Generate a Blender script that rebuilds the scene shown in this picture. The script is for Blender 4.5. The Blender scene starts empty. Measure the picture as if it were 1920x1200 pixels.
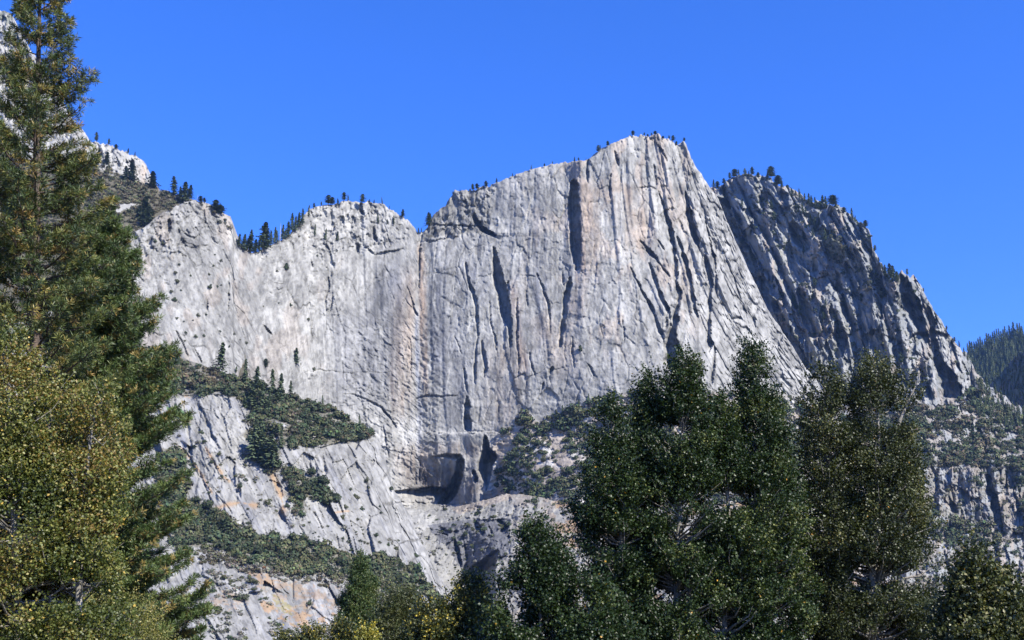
SKY_SAT = 1.25; SKY_HUE = .5; EXPO = 1.08; HAZE = 0.000022
SKY_TINT = (1.08, 1.10, 1.82)
import bpy, math, random
import numpy as np
from mathutils import Vector, Matrix
rng = np.random.default_rng(7)
random.seed(7)
R_ = math.radians
scn = bpy.context.scene
COL = scn.collection

# ------------------------------------------------------------------ camera
FPX = 2300.0            # focal length in pixels of a 1920 wide frame
PITCH = R_(17.0)
CP, SP = math.cos(PITCH), math.sin(PITCH)
CAMZ = 1.7
cam_d = bpy.data.cameras.new('camera')
cam_d.sensor_width = 36.0
cam_d.lens = FPX / 1920 * 36.0
cam_d.clip_start = 0.1
cam_d.clip_end = 60000
cam = bpy.data.objects.new('camera', cam_d)
cam.location = (0, 0, CAMZ)
cam.rotation_euler = (math.pi / 2 + PITCH, 0, 0)
COL.objects.link(cam)
scn.camera = cam

def unproj(u, v, Y):
    """survey helper: bearing (u, v) measured from the camera, northing Y -> world point"""
    a = np.asarray(u, float) - 960.0
    b = 600.0 - np.asarray(v, float)
    dy = FPX * CP - b * SP
    dz = FPX * SP + b * CP
    t = Y / dy
    return np.stack(np.broadcast_arrays(a * t, Y, CAMZ + dz * t), -1)

def mpp(v, Y):          # metres per pixel at that depth
    return Y / (FPX * CP - (600.0 - v) * SP)

# ------------------------------------------------------------------ noise
_T = np.random.default_rng(11).random((256, 256)).astype(np.float64)
_T2 = np.random.default_rng(12).random((256, 256))
_T3 = np.random.default_rng(13).random((256, 256))

def vn(x, y, seed=0):
    x = np.asarray(x, float) + seed * 37.17; y = np.asarray(y, float) + seed * 91.7
    xi = np.floor(x).astype(int); yi = np.floor(y).astype(int)
    fx = x - xi; fy = y - yi
    fx = fx * fx * (3 - 2 * fx); fy = fy * fy * (3 - 2 * fy)
    a = _T[xi & 255, yi & 255]; b = _T[(xi + 1) & 255, yi & 255]
    c = _T[xi & 255, (yi + 1) & 255]; d = _T[(xi + 1) & 255, (yi + 1) & 255]
    return (a + (b - a) * fx) * (1 - fy) + (c + (d - c) * fx) * fy - 0.5

def fbm(x, y, seed=0, oct=4, gain=0.5):
    s = 0; a = 1.0; f = 1.0
    for k in range(oct):
        s = s + a * vn(x * f, y * f, seed + k * 3)
        a *= gain; f *= 2.03
    return s

def worley(x, y, seed=0, tilt=1.0):
    """returns (plate height with its own tilt, edge distance) per point"""
    x = np.asarray(x, float) + seed * 17.3; y = np.asarray(y, float) + seed * 51.9
    xi = np.floor(x).astype(int); yi = np.floor(y).astype(int)
    best = np.full(x.shape, 1e9); sec = np.full(x.shape, 1e9); val = np.zeros(x.shape)
    for dx in (-1, 0, 1):
        for dy in (-1, 0, 1):
            cx = xi + dx; cy = yi + dy
            r1 = _T[cx & 255, cy & 255]; r2 = _T2[cx & 255, cy & 255]; r3 = _T3[cx & 255, cy & 255]
            px = cx + 0.1 + 0.8 * r1; py = cy + 0.1 + 0.8 * r2
            ex = x - px; ey = y - py
            d = ex * ex + ey * ey
            h = (r3 - 0.5) + tilt * (ex * (r2 - 0.5) * 1.6 + ey * (r1 - 0.5) * 1.6)
            m = d < best
            sec = np.where(m, best, np.minimum(sec, d))
            val = np.where(m, h, val)
            best = np.where(m, d, best)
    return val, np.sqrt(sec) - np.sqrt(best)

def sstep(a, b, x):
    t = np.clip((x - a) / (b - a), 0, 1)
    return t * t * (3 - 2 * t)

def tab(us, vs, vals):
    us = np.array(us, float); vs = np.array(vs, float); vals = np.array(vals, float)
    def f(u, v):
        u = np.clip(u, us[0], us[-1] - 1e-6); v = np.clip(v, vs[0], vs[-1] - 1e-6)
        i = np.searchsorted(us, u, 'right') - 1; j = np.searchsorted(vs, v, 'right') - 1
        fx = (u - us[i]) / (us[i + 1] - us[i]); fy = (v - vs[j]) / (vs[j + 1] - vs[j])
        a = vals[j, i] * (1 - fx) + vals[j, i + 1] * fx
        b = vals[j + 1, i] * (1 - fx) + vals[j + 1, i + 1] * fx
        return a * (1 - fy) + b * fy
    return f

def inpoly(u, v, poly):
    p = np.array(poly, float)
    inside = np.zeros(np.broadcast(u, v).shape, bool)
    n = len(p); j = n - 1
    for i in range(n):
        c = ((p[i, 1] > v) != (p[j, 1] > v)) & (u < (p[j, 0] - p[i, 0]) * (v - p[i, 1]) / (p[j, 1] - p[i, 1] + 1e-12) + p[i, 0])
        inside ^= c; j = i
    return inside

# clefts: rows (x, y, w). The rock left of the line is cut back as a wedge, the right side stays proud
def cleft(u, v, rows, k=1.35, wob=2.0, seed=0):
    r = np.array(rows, float)
    ys = r[:, 1]
    jx = wob * 2 * fbm(v / 14.0, v * 0 + r[0, 0] / 7.0, 5, 3) + wob * fbm(v / 4.0, v * 0 + r[0, 0] / 5.0, 8, 2)
    wn = 1 + np.where(np.interp(v, ys, r[:, 2]) > 12, .35, .9) * vn(v / 9.0, v * 0 + r[0, 0] / 3.1, 4)
    xc = np.interp(v, ys, r[:, 0]) + jx * .6
    w = np.interp(v, ys, np.where(r[:, 2] < 6, r[:, 2] * .95 + .7, r[:, 2] * 1.15 + .8)) * wn
    w = w * sstep(ys[0] - 3, ys[0] + 3, v) * (1 - sstep(ys[-1] - 3, ys[-1] + 3, v))
    xl = xc - w / 2; xr = xc + w / 2
    m = (u > xl) & (u < xr)
    wed = np.where(m, np.minimum((u - xl) * 4, 1 + w * k), 0.0)
    # proud lip on the right that fades away, a flat facet facing the light
    lip = np.where(u >= xr, -0.30 * w * np.exp(-(u - xr) / (1.6 * w + 4)), 0.0)
    return wed + lip

# roofs: rows (x, y, h): the rock under the line is cut back, shallowest at the bottom
def roof(u, v, rows, k=1.0, wob=1.5):
    r = np.array(rows, float); xs = r[:, 0]
    jy = wob * 2 * fbm(u / 12.0, u * 0 + r[0, 1] / 7.0, 6, 3)
    y0 = np.interp(u, xs, r[:, 1]) + jy
    h = np.interp(u, xs, r[:, 2] + 0.8) * (1 + .7 * vn(u / 8.0, u * 0 + r[0, 1], 9))
    h = h * sstep(xs[0] - 3, xs[0] + 4, u) * (1 - sstep(xs[-1] - 4, xs[-1] + 3, u))
    m = (v > y0) & (v < y0 + h)
    wed = np.where(m, np.minimum((y0 + h - v) * 2.2, h * .85 * k), 0.0)
    lip = np.where(v <= y0, -0.3 * h * np.exp(-(y0 - v) / (1.5 * h + 3)), 0.0)
    return wed + lip

# ------------------------------------------------------------------ object helpers
def tag(o, label=None, cat=None, group=None, kind=None):
    if label: o['label'] = label
    if cat: o['category'] = cat
    if group: o['group'] = group
    if kind: o['kind'] = kind
    return o

def mesh_obj(name, co, faces4=None, tris=None, mat=None, col=None, parent=None, smooth=False, link=True, matidx=None, mats=None):
    me = bpy.data.meshes.new(name)
    co = np.asarray(co, np.float32).reshape(-1, 3)
    nq = 0 if faces4 is None else len(faces4); nt = 0 if tris is None else len(tris)
    me.vertices.add(len(co)); me.vertices.foreach_set('co', co.ravel())
    li = []
    if nq: li.append(np.asarray(faces4, np.int32).ravel())
    if nt: li.append(np.asarray(tris, np.int32).ravel())
    li = np.concatenate(li)
    me.loops.add(len(li)); me.loops.foreach_set('vertex_index', li)
    me.polygons.add(nq + nt)
    st = np.concatenate([np.arange(nq) * 4, nq * 4 + np.arange(nt) * 3]).astype(np.int32)
    me.polygons.foreach_set('loop_start', st)
    if smooth: me.polygons.foreach_set('use_smooth', np.ones(nq + nt, bool))
    if matidx is not None: me.polygons.foreach_set('material_index', np.asarray(matidx, np.int32))
    me.update(calc_edges=True)
    if col is not None:
        at = me.color_attributes.new('Col', 'FLOAT_COLOR', 'POINT')
        c4 = np.ones((len(co), 4), np.float32); c4[:, :3] = col
        at.data.foreach_set('color', c4.ravel())
    for m in (mats or ([mat] if mat else [])): me.materials.append(m)
    o = bpy.data.objects.new(name, me)
    if link: COL.objects.link(o)
    if parent is not None: o.parent = parent
    return o

def empty(name, loc):
    o = bpy.data.objects.new(name, None); COL.objects.link(o)
    o.location = loc; o.empty_display_size = 0.5
    return o

# ------------------------------------------------------------------ materials
def new_mat(name):
    m = bpy.data.materials.new(name); m.use_nodes = True
    nt = m.node_tree
    return m, nt, nt.nodes['Principled BSDF']

def nnode(nt, typ, **kw):
    n = nt.nodes.new(typ)
    for k, v in kw.items(): setattr(n, k, v)
    return n

def rock_mat(name, s1, s2, bump, stretch=(1, 1, .35)):
    m, nt, b = new_mat(name)
    L = nt.links.new
    at = nnode(nt, 'ShaderNodeAttribute', attribute_name='Col')
    tc = nnode(nt, 'ShaderNodeTexCoord')
    mp = nnode(nt, 'ShaderNodeMapping'); mp.inputs['Scale'].default_value = stretch
    L(tc.outputs['Object'], mp.inputs['Vector'])
    n1 = nnode(nt, 'ShaderNodeTexNoise'); n1.inputs['Scale'].default_value = s1; n1.inputs['Detail'].default_value = 6; n1.inputs['Roughness'].default_value = .65
    n2 = nnode(nt, 'ShaderNodeTexNoise'); n2.inputs['Scale'].default_value = s2; n2.inputs['Detail'].default_value = 4; n2.inputs['Roughness'].default_value = .7
    L(mp.outputs[0], n1.inputs['Vector']); L(tc.outputs['Object'], n2.inputs['Vector'])
    r = nnode(nt, 'ShaderNodeMapRange'); r.inputs['From Min'].default_value = .3; r.inputs['From Max'].default_value = .7
    r.inputs['To Min'].default_value = .72; r.inputs['To Max'].default_value = 1.2
    L(n1.outputs['Fac'], r.inputs['Value'])
    mx = nnode(nt, 'ShaderNodeVectorMath', operation='SCALE')
    L(at.outputs['Color'], mx.inputs[0]); L(r.outputs[0], mx.inputs['Scale'])
    L(mx.outputs[0], b.inputs['Base Color'])
    ad = nnode(nt, 'ShaderNodeMath', operation='ADD')
    m3 = nnode(nt, 'ShaderNodeMath', operation='MULTIPLY'); m3.inputs[1].default_value = .35
    L(n2.outputs['Fac'], m3.inputs[0]); L(n1.outputs['Fac'], ad.inputs[0]); L(m3.outputs[0], ad.inputs[1])
    bp = nnode(nt, 'ShaderNodeBump'); bp.inputs['Strength'].default_value = 1.0; bp.inputs['Distance'].default_value = bump
    L(ad.outputs[0], bp.inputs['Height']); L(bp.outputs[0], b.inputs['Normal'])
    b.inputs['Roughness'].default_value = .88
    b.inputs['Specular IOR Level'].default_value = .25
    return m

def foliage_mat(name, rough=.55, spec=.4, transl=0.0):
    m, nt, b = new_mat(name)
    at = nnode(nt, 'ShaderNodeAttribute', attribute_name='Col')
    nt.links.new(at.outputs['Color'], b.inputs['Base Color'])
    b.inputs['Roughness'].default_value = rough
    b.inputs['Specular IOR Level'].default_value = spec
    if transl > 0:
        out = nt.nodes['Material Output']
        tr = nnode(nt, 'ShaderNodeBsdfTranslucent')
        hs = nnode(nt, 'ShaderNodeVectorMath', operation='MULTIPLY'); hs.inputs[1].default_value = (1.6, 1.7, .6)
        nt.links.new(at.outputs['Color'], hs.inputs[0]); nt.links.new(hs.outputs[0], tr.inputs['Color'])
        mx = nnode(nt, 'ShaderNodeMixShader'); mx.inputs[0].default_value = transl
        nt.links.new(b.outputs[0], mx.inputs[1]); nt.links.new(tr.outputs[0], mx.inputs[2])
        nt.links.new(mx.outputs[0], out.inputs['Surface'])
    return m

def bark_mat(name, c1, c2, scale=6):
    m, nt, b = new_mat(name)
    tc = nnode(nt, 'ShaderNodeTexCoord'); n = nnode(nt, 'ShaderNodeTexNoise')
    mp = nnode(nt, 'ShaderNodeMapping'); mp.inputs['Scale'].default_value = (3, 3, .6)
    n.inputs['Scale'].default_value = scale; n.inputs['Detail'].default_value = 5
    cr = nnode(nt, 'ShaderNodeValToRGB')
    cr.color_ramp.elements[0].position = .35; cr.color_ramp.elements[0].color = (*c1, 1)
    cr.color_ramp.elements[1].position = .65; cr.color_ramp.elements[1].color = (*c2, 1)
    L = nt.links.new
    L(tc.outputs['Object'], mp.inputs[0]); L(mp.outputs[0], n.inputs['Vector']); L(n.outputs['Fac'], cr.inputs[0]); L(cr.outputs[0], b.inputs['Base Color'])
    bp = nnode(nt, 'ShaderNodeBump'); bp.inputs['Distance'].default_value = .03
    L(n.outputs['Fac'], bp.inputs['Height']); L(bp.outputs[0], b.inputs['Normal'])
    b.inputs['Roughness'].default_value = .85
    return m
# ------------------------------------------------------------------ terrain sheets
class Land:
    """a mountain face: crest line, foot line and a depth function giving its northing"""
    def __init__(s, name, u0, u1, du, crest, vb, dv, depth, colour, jag=(2.5, 9.0), back=(60, 6), seed=0):
        s.name = name; s.depth = depth; s.colour = colour
        cx = np.array([c[0] for c in crest], float); cy = np.array([c[1] for c in crest], float)
        jitter = lambda u: jag[0] * 2 * fbm(u / jag[1], u * 0 + seed, seed, 4, .6) + jag[0] * 1.3 * vn(np.floor(u / 7.3 + 2 * vn(u / 9, u * 0, seed)) * .77, u * 0 + 4, seed) + jag[0] * .8 * vn(np.floor(u / 3.1) * .83, u * 0 + 9, seed)
        rug = (lambda u: 1 + .7 * ((u > 565) & (u < 780)) + 1.2 * ((u > 800) & (u < 925)) + 1.2 * ((u > 1180) & (u < 1300))) if name == 'granite_cliff' else (lambda u: 1)
        s.crest = lambda u: np.interp(u, cx, cy) + jitter(u) * rug(u)
        us = np.arange(u0, u1 + du, du)
        r = s.crest(us)
        nv = int((vb - r.min()) / dv) + 2
        t = np.linspace(0, 1, nv)
        U = np.repeat(us[None, :], nv, 0)
        V = r[None, :] + (vb - r)[None, :] * t[:, None]
        D = depth(U, V)
        # the brow rolls over towards the crest
        px = mpp(V, D)
        dd = V - r[None, :]
        D = D + px * (1.0 if name == 'shaded_ridge' else 5.0) * np.exp(-dd / 5.0)
        P = unproj(U, V, D)
        C = colour(U, V)
        # back of the mountain
        top = P[0]; bs = []
        for k in range(1, 8):
            q = top.copy()
            q[:, 1] += back[0] * k * (1 + .25 * k)
            q[:, 2] -= back[1] * k * k + back[0] * .12 * (1 + vn(us / 20, us * 0 + k, 3))
            bs.append(q)
        bs = np.array(bs[::-1])
        P = np.concatenate([bs, P], 0)
        C = np.concatenate([np.repeat(C[:1], len(bs), 0), C], 0)
        nr, nc = P.shape[:2]
        idx = np.arange(nr * nc).reshape(nr, nc)
        q = np.stack([idx[:-1, :-1], idx[1:, :-1], idx[1:, 1:], idx[:-1, 1:]], -1).reshape(-1, 4)
        s.obj = mesh_obj(name, P.reshape(-1, 3), q, mat=s.mat(), col=C.reshape(-1, 3))
        s.obj['kind'] = 'structure'
    def mat(s): return M_ROCK
    def at(s, u, v):
        u = np.asarray(u, float); v = np.asarray(v, float)
        return unproj(u, v, s.depth(u, v))

M_ROCK = rock_mat('granite', .07, .45, 1.3, (1, 1, .5))

G0 = np.array([.270, .267, .246]); TAN = np.array([.34, .26, .19]); DK = np.array([.15, .155, .17]); WH = np.array([.39, .385, .355])
STRAW = np.array([.27, .175, .09]); SOIL = np.array([.21, .185, .155]); BR = np.array([.21, .165, .135])

def mixc(C, col, f):
    return C * (1 - f[..., None]) + col * f[..., None]

def plates(u, v, su, sv, amp, seed, shear=0.0, tilt=1.0, warp=.35):
    x = (u + shear * v) / su; y = v / sv
    wx = warp * fbm(x * 1.3, y * 1.3, seed + 2, 3); wy = warp * fbm(x * 1.3 + 9, y * 1.3, seed + 5, 3)
    h, e = worley(x + wx, y + wy, seed, tilt)
    return h * amp, e

# ---- main wall ---------------------------------------------------------
CLEFTS = [
 [(1077,336,6),(1076,345,14),(1076,380,20),(1077,430,20),(1080,470,17),(1083,500,11),(1082,508,5)],
 [(1070,520,7),(1067,535,8),(1061,558,8),(1055,617,8),(1048,652,6)],[(1034,688,7),(1031,702,3)],[(1020,718,6),(1014,735,2)],
 [(1102,298,4),(1100,320,6),(1103,343,3)],
 [(926,463,4),(930,492,13),(935,522,18),(937,535,20),(943,558,21),(948,587,18),(955,617,9),(957,652,2)],
 [(952,527,5),(955,545,4)],
 [(889,398,5),(891,410,8),(899,424,12),(915,436,18),(928,444,5)],
 [(873,492,3),(876,516,5),(885,545,7),(892,574,5),(894,602,5),(895,631,4),(891,663,4),(890,690,5),(891,719,3)],
 [(904,637,3),(906,663,6),(911,690,6),(909,707,2)],
 [(870,690,3),(873,716,5),(875,735,2)],
 [(876,742,3),(875,762,11),(873,777,9),(876,792,13),(876,808,12)],
 [(970,558,2),(970,596,4),(968,631,4),(972,669,5),(972,700,2)],
 [(917,564,2),(920,602,3),(927,631,4),(930,657,2)],
 [(1007,512,2),(1019,544,4),(1028,573,4),(1031,602,3),(1033,625,2)],
 [(1054,509,3),(1058,538,4)],
 [(1072,631,3),(1073,660,5),(1076,690,2)],
 [(1099,681,2),(1108,690,4),(1115,706,2)],
 [(1145,326,3),(1143,352,4),(1145,375,2)],[(1153,283,3),(1157,300,5),(1160,312,2)],
 [(1226,309,3),(1231,347,3)],[(1215,257,2),(1235,275,4),(1248,297,5),(1252,305,2)],
 [(1237,362,3),(1247,399,6),(1258,434,9),(1264,478,6),(1267,522,7),(1271,545,8),(1273,558,9),(1267,587,9),(1261,617,14),(1258,640,24),(1258,680,24),(1262,700,14)],
 [(1248,565,2),(1254,585,5),(1256,612,5)],
 [(1270,443,4),(1282,481,9),(1290,512,8),(1299,558,8),(1306,596,4)],
 [(1285,358,3),(1289,387,10),(1296,422,13),(1305,452,9),(1312,472,3)],
 [(1200,450,4),(1217,472,11),(1230,486,6)],[(1226,480,3),(1235,492,5),(1250,512,5),(1254,520,2)],
 [(1217,492,3),(1226,520,6),(1238,555,9),(1250,580,7),(1248,617,5)],
 [(1182,501,2),(1200,539,5),(1217,569,6),(1229,596,6),(1241,628,7),(1246,644,3)],
 [(1232,449,3),(1244,468,5)],
 [(1320,478,5),(1328,507,9),(1331,536,8),(1330,580,7),(1328,617,8),(1331,645,12),(1330,660,4)],
 [(1322,415,3),(1330,450,5),(1335,480,8),(1341,510,4),(1343,560,4)],
 [(1363,490,2),(1377,523,4),(1388,560,3)],[(1340,650,5),(1337,690,6),(1334,720,3)],
 [(1413,595,3),(1416,615,3)],[(1167,600,2),(1172,640,3)],
 [(992,660,2),(998,690,4),(1003,706,2)],[(985,545,2),(990,575,3)],
 # falls wall and the left buttress
 [(792,440,3),(787,470,4),(785,500,3),(786,540,2)],[(763,537,2),(773,567,4),(782,592,4)],
 [(613,500,2),(617,533,3),(610,560,3),(612,585,2)],[(625,550,2),(622,575,4),(615,588,2)],
 [(700,427,3),(702,447,8),(706,455,3)],[(670,455,3),(670,474,8)],[(675,378,4),(677,396,8),(682,404,3)],
 [(583,488,2),(586,500,3)],[(430,517,2),(427,550,3),(428,583,2)],[(389,560,2),(387,583,4)],
 [(317,410,4),(316,430,9),(316,440,4)],[(300,440,3),(298,452,6)],[(332,425,2),(336,438,4)],
 [(493,608,2),(503,622,6),(510,628,3)],[(330,620,2),(345,648,4),(352,668,3)],[(362,650,2),(378,680,3)],
 [(713,760,2),(722,773,5),(733,786,5),(743,803,4)],[(718,798,2),(723,827,3),(731,862,2)],
 [(585,600,2),(584,640,2)],[(770,640,1),(771,700,2)],[(788,862,2),(787,905,3)],[(780,885,2),(780,908,3)],[(796,880,2),(797,905,2)],
 [(852,628,1),(860,650,2),(866,662,3)],[(604,745,1),(597,720,2)],
 [(1395,640,6),(1400,660,4)],[(1423,430,1),(1424,431,1)],
 # lower alcoves under the ledge
]
DEEP = [
 [(861,852,4),(863,862,12),(861,880,14),(854,905,17),(843,928,20),(828,946,18)],
 [(908,817,5),(910,830,11),(911,842,15),(915,850,24),(916,858,30),(911,868,27),(907,882,25),(911,897,15),(912,912,7),(911,922,2)],
 [(888,880,2),(891,895,9),(890,906,3)],
]
ROOFS = [
 [(640,737,1),(660,738,2),(675,742,4),(707,757,5),(716,762,2)],
 [(777,749,3),(785,744,3),(800,742,4),(857,741,2)],
 [(700,478,2),(715,474,6),(740,469,5),(757,464,2)],[(682,462,2),(697,471,6),(701,476,3)],
 [(600,790,1),(640,800,1)],[(780,810,2),(930,811,2)],
 [(795,420,2),(835,421,4),(900,424,3)],[(793,451,1),(812,452,4),(822,450,1)],
 [(336,430,3),(352,440,5),(366,446,4),(376,438,2)],[(345,458,1),(365,463,3),(376,462,1)],
 [(814,856,4),(835,852,7),(862,851,10)],
 [(1190,352,1),(1220,349,3),(1240,360,2)],[(1070,760,1),(1040,762,2)],[(1370,596,2),(1383,592,9),(1393,595,3)],
 [(512,530,1),(532,531,3)],[(516,545,1),(530,540,4)],[(560,700,1),(600,692,2),(640,697,1)],[(640,699,1),(730,697,1)],
 [(970,516,1),(1005,516,2)],[(845,440,1),(860,438,1)],[(1290,460,1),(1290.5,460,1)],
]
_l3us = [-60, 200, 330, 440, 520, 600, 700, 785, 800, 860, 935, 1000, 1060, 1090, 1150, 1250, 1330, 1400, 1480, 1600]
_l3top = [1420, 1450, 1485, 1545, 1620, 1685, 1722, 1745, 1743, 1730, 1718, 1708, 1709, 1684, 1682, 1700, 1728, 1775, 1845, 1960]
_l3mid = [1370, 1400, 1440, 1505, 1585, 1660, 1700, 1722, 1722, 1714, 1700, 1685, 1674, 1662, 1655, 1662, 1690, 1735, 1800, 1920]
_l3low = [1310, 1340, 1380, 1450, 1545, 1630, 1674, 1700, 1697, 1686, 1668, 1652, 1640, 1630, 1620, 1615, 1640, 1690, 1750, 1860]
_l3bot = [1200, 1230, 1260, 1330, 1440, 1590, 1655, 1690, 1690, 1690, 1668, 1560, 1500, 1480, 1470, 1450, 1440, 1440, 1450, 1500]
_l3f = [1150, 1180, 1200, 1250, 1350, 1500, 1600, 1640, 1640, 1640, 1600, 1400, 1250, 1200, 1200, 1200, 1150, 1150, 1150, 1200]
_T_L3 = tab(_l3us, [250, 420, 700, 815, 940, 1320], [_l3top, [a * .35 + b * .65 for a, b in zip(_l3top, _l3mid)], _l3low,
      [a - 4 for a in _l3low], _l3bot, _l3f])

def talus_line(u):
    return np.interp(u, [900, 925, 960, 985, 1010, 1050, 1110, 1180, 1300, 1450, 1560], [960, 828, 790, 772, 792, 772, 750, 735, 730, 735, 760])

def rough_l3(u, v):
    """how broken the rock is: 0 clean slab .. 1 blocky"""
    r = .25 + 0 * u
    r = r + .55 * inpoly(u, v, [(540,380),(790,380),(790,440),(700,470),(540,470)])
    r = r + .6 * inpoly(u, v, [(785,340),(930,340),(915,440),(790,455)])
    r = r + .45 * sstep(1260, 1340, u) * sstep(640, 440, v - (u - 1300) * 1.2) + .30 * sstep(1180, 1330, u)
    r = r + .4 * inpoly(u, v, [(220,370),(445,370),(450,440),(330,500),(230,560)])
    r = r + .45 * inpoly(u, v, [(480,440),(640,440),(640,590),(560,590),(500,560)])
    return np.clip(r, 0, 1)

def saw(x, y, seed, edge=.25):
    """ribs of rock with a short flank turned left and a long flank turned right"""
    p = x + 1.1 * fbm(x * .9, y * 1.4, seed, 3)
    c = np.floor(p); f = p - c
    amp = np.clip(.75 + 1.5 * vn(c * 1.7 + .5, y * 1.6, seed + 2), .05, 2)
    return np.where(f < edge, .5 - f / edge, (f - edge) / (1 - edge) - .5) * amp

def depth_l3(u, v):
    wu = u + 5 * fbm(u / 60, v / 90, 21, 3); wv = v + 8 * fbm(u / 60, v / 90, 31, 3)
    D = _T_L3(wu, wv)
    px = mpp(v, D)
    r = rough_l3(u, v)
    tl = talus_line(u); tal = sstep(-6, 10, v - tl) * (u > 905)
    wall = 1 - tal
    h = 0
    # broad vertical pillars of the wall
    shear = np.interp(u, [250, 480, 620, 1000, 1150, 1350, 1500], [-.34, -.40, -.06, .02, -.12, -.42, -.55])
    us = u + shear * (v - 500)
    h = h + 5 * fbm(us / 55, v / 420, 41, 3) * wall
    east = sstep(1090, 1230, u)
    h = h + (2 + 8 * east) * fbm(us / 22, v / 260, 43, 2) * wall * (.5 + r)
    h = h + east * wall * (saw(us / 40, v / 420, 45, .25) * 9 * sstep(-.25, .15, vn(us / 70, v / 160, 44)) + saw(us / 15, v / 160, 46, .3) * 3.6 * (.3 + r) * sstep(-.1, .2, vn(us / 45, v / 90, 42)))
    h = h + wall * saw(us / 60, v / 500, 47, .14) * 2.4 * (1 + east) + wall * saw(us / 27, v / 260, 48, .16) * .9 * sstep(-.1, .2, vn(u / 60, v / 90, 49))
    p, e = plates(us, v, 70, 170, 4, 51, tilt=.6); h = h + p * wall
    p, e = plates(us, v, 30, 62, 3.0, 53); h = h + p * (.28 + r)
    crk = sstep(.07, .0, e) * sstep(-.05, .2, vn(u / 40, v / 40, 58)); h = h + crk * 2.2 * wall
    p, e = plates(us, v, 12, 20, 2.5, 55, tilt=2.0, warp=.2); h = h + p * (.14 + 1.2 * r) * sstep(-.1, .2, vn(u / 60, v / 60, 57) + r * .35)
    p, e = plates(us, v, 5, 8, 1.4, 56, tilt=2.2, warp=.2); h = h + p * (.24 + 1.05 * r) * sstep(-.25, .25, vn(u / 35, v / 45, 59) + r * .3)
    # diagonal exfoliation flakes on the falls wall
    fl = sstep(610, 680, u) * sstep(860, 800, u) * sstep(560, 620, v)
    fw = vn(u / 30, v / 30, 61) * 10
    fld = fl + .45 * sstep(640, 560, u)
    p, e = plates((u * .8 + v * .6) + fw, (v * .8 - u * .6), 17, 7, 1.9, 63, tilt=1.5); h = h + p * fld
    p, e = plates((u * .7 + v * .7) + fw, (v * .7 - u * .7), 8, 3.4, 1.0, 64, tilt=1.5); h = h + p * fld
    h = h + .6 * fbm(u / 7, v / 18, 65, 2) + .9 * fbm(u / 2.6, v / 5, 67, 2)
    cap = np.clip(inpoly(u, v, [(545,370),(790,380),(790,436),(700,462),(560,462),(500,475)]) + inpoly(u, v, [(225,365),(445,365),(452,448),(360,470),(235,480)]) + .8 * inpoly(u, v, [(790,340),(935,340),(900,420),(880,442),(790,446)]) + .7 * inpoly(u, v, [(1180,245),(1310,250),(1325,350),(1270,330),(1190,290)]), 0, 1)
    cap = cap * sstep(-.25, .2, fbm(u / 30, v / 22, 76, 3)) * .62
    p, e = plates(u + 4 * vn(u / 20, v / 20, 7), v, 17, 26, 8, 78, tilt=1.8, warp=.12); p2, e2 = plates(u, v, 8, 11, 4.5, 79, tilt=2.0, warp=.12)
    h = h + cap * (p + p2 + 3 * sstep(.1, 0, e))
    # alcove behind the plunge
    h = h + 34 * np.exp(-((u - 800) / 62) ** 2) * sstep(836, 925, v) * sstep(965, 940, v)
    h = h + sstep(770, 858, u + 10 * vn(u / 14, v / 10, 74)) * (u < 862) * np.clip(v - 852, 0, 62) * .35 * (v < 946)
    h = h - 14 * np.exp(-((u - 885) / 22) ** 2) * sstep(845, 935, v)
    # bright ledge rim at y 811
    h = h - 5 * sstep(809, 811, v) * (1 - sstep(811, 850, v)) * sstep(770, 790, u) * (1 - sstep(925, 945, u))
    for c in CLEFTS: h = h + cleft(u, v, c)
    for c in ROOFS: h = h + roof(u, v, c)
    for c in DEEP: h = h + cleft(u, v, c, k=2.6)
    for c in ([(738,921,6),(765,918,16),(800,913,25),(836,913,26),(842,915,20)], [(818,858,1),(838,854,4),(862,852,7)]): h = h + roof(u, v, c, k=1.7)
    p, e = plates(u, v, 16, 6, 5, 77, tilt=1.8, warp=.2); h = h + p * sstep(908, 920, v) * sstep(730, 745, u) * sstep(850, 835, u)
    # talus blocks
    p, e = plates(u, v, 16, 10, 5, 71); p2, e = plates(u, v, 7, 5, 3, 73)
    h = h + tal * (p + p2 + 8 * fbm(u / 40, v / 25, 75, 3))
    return D + h * px

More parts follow.
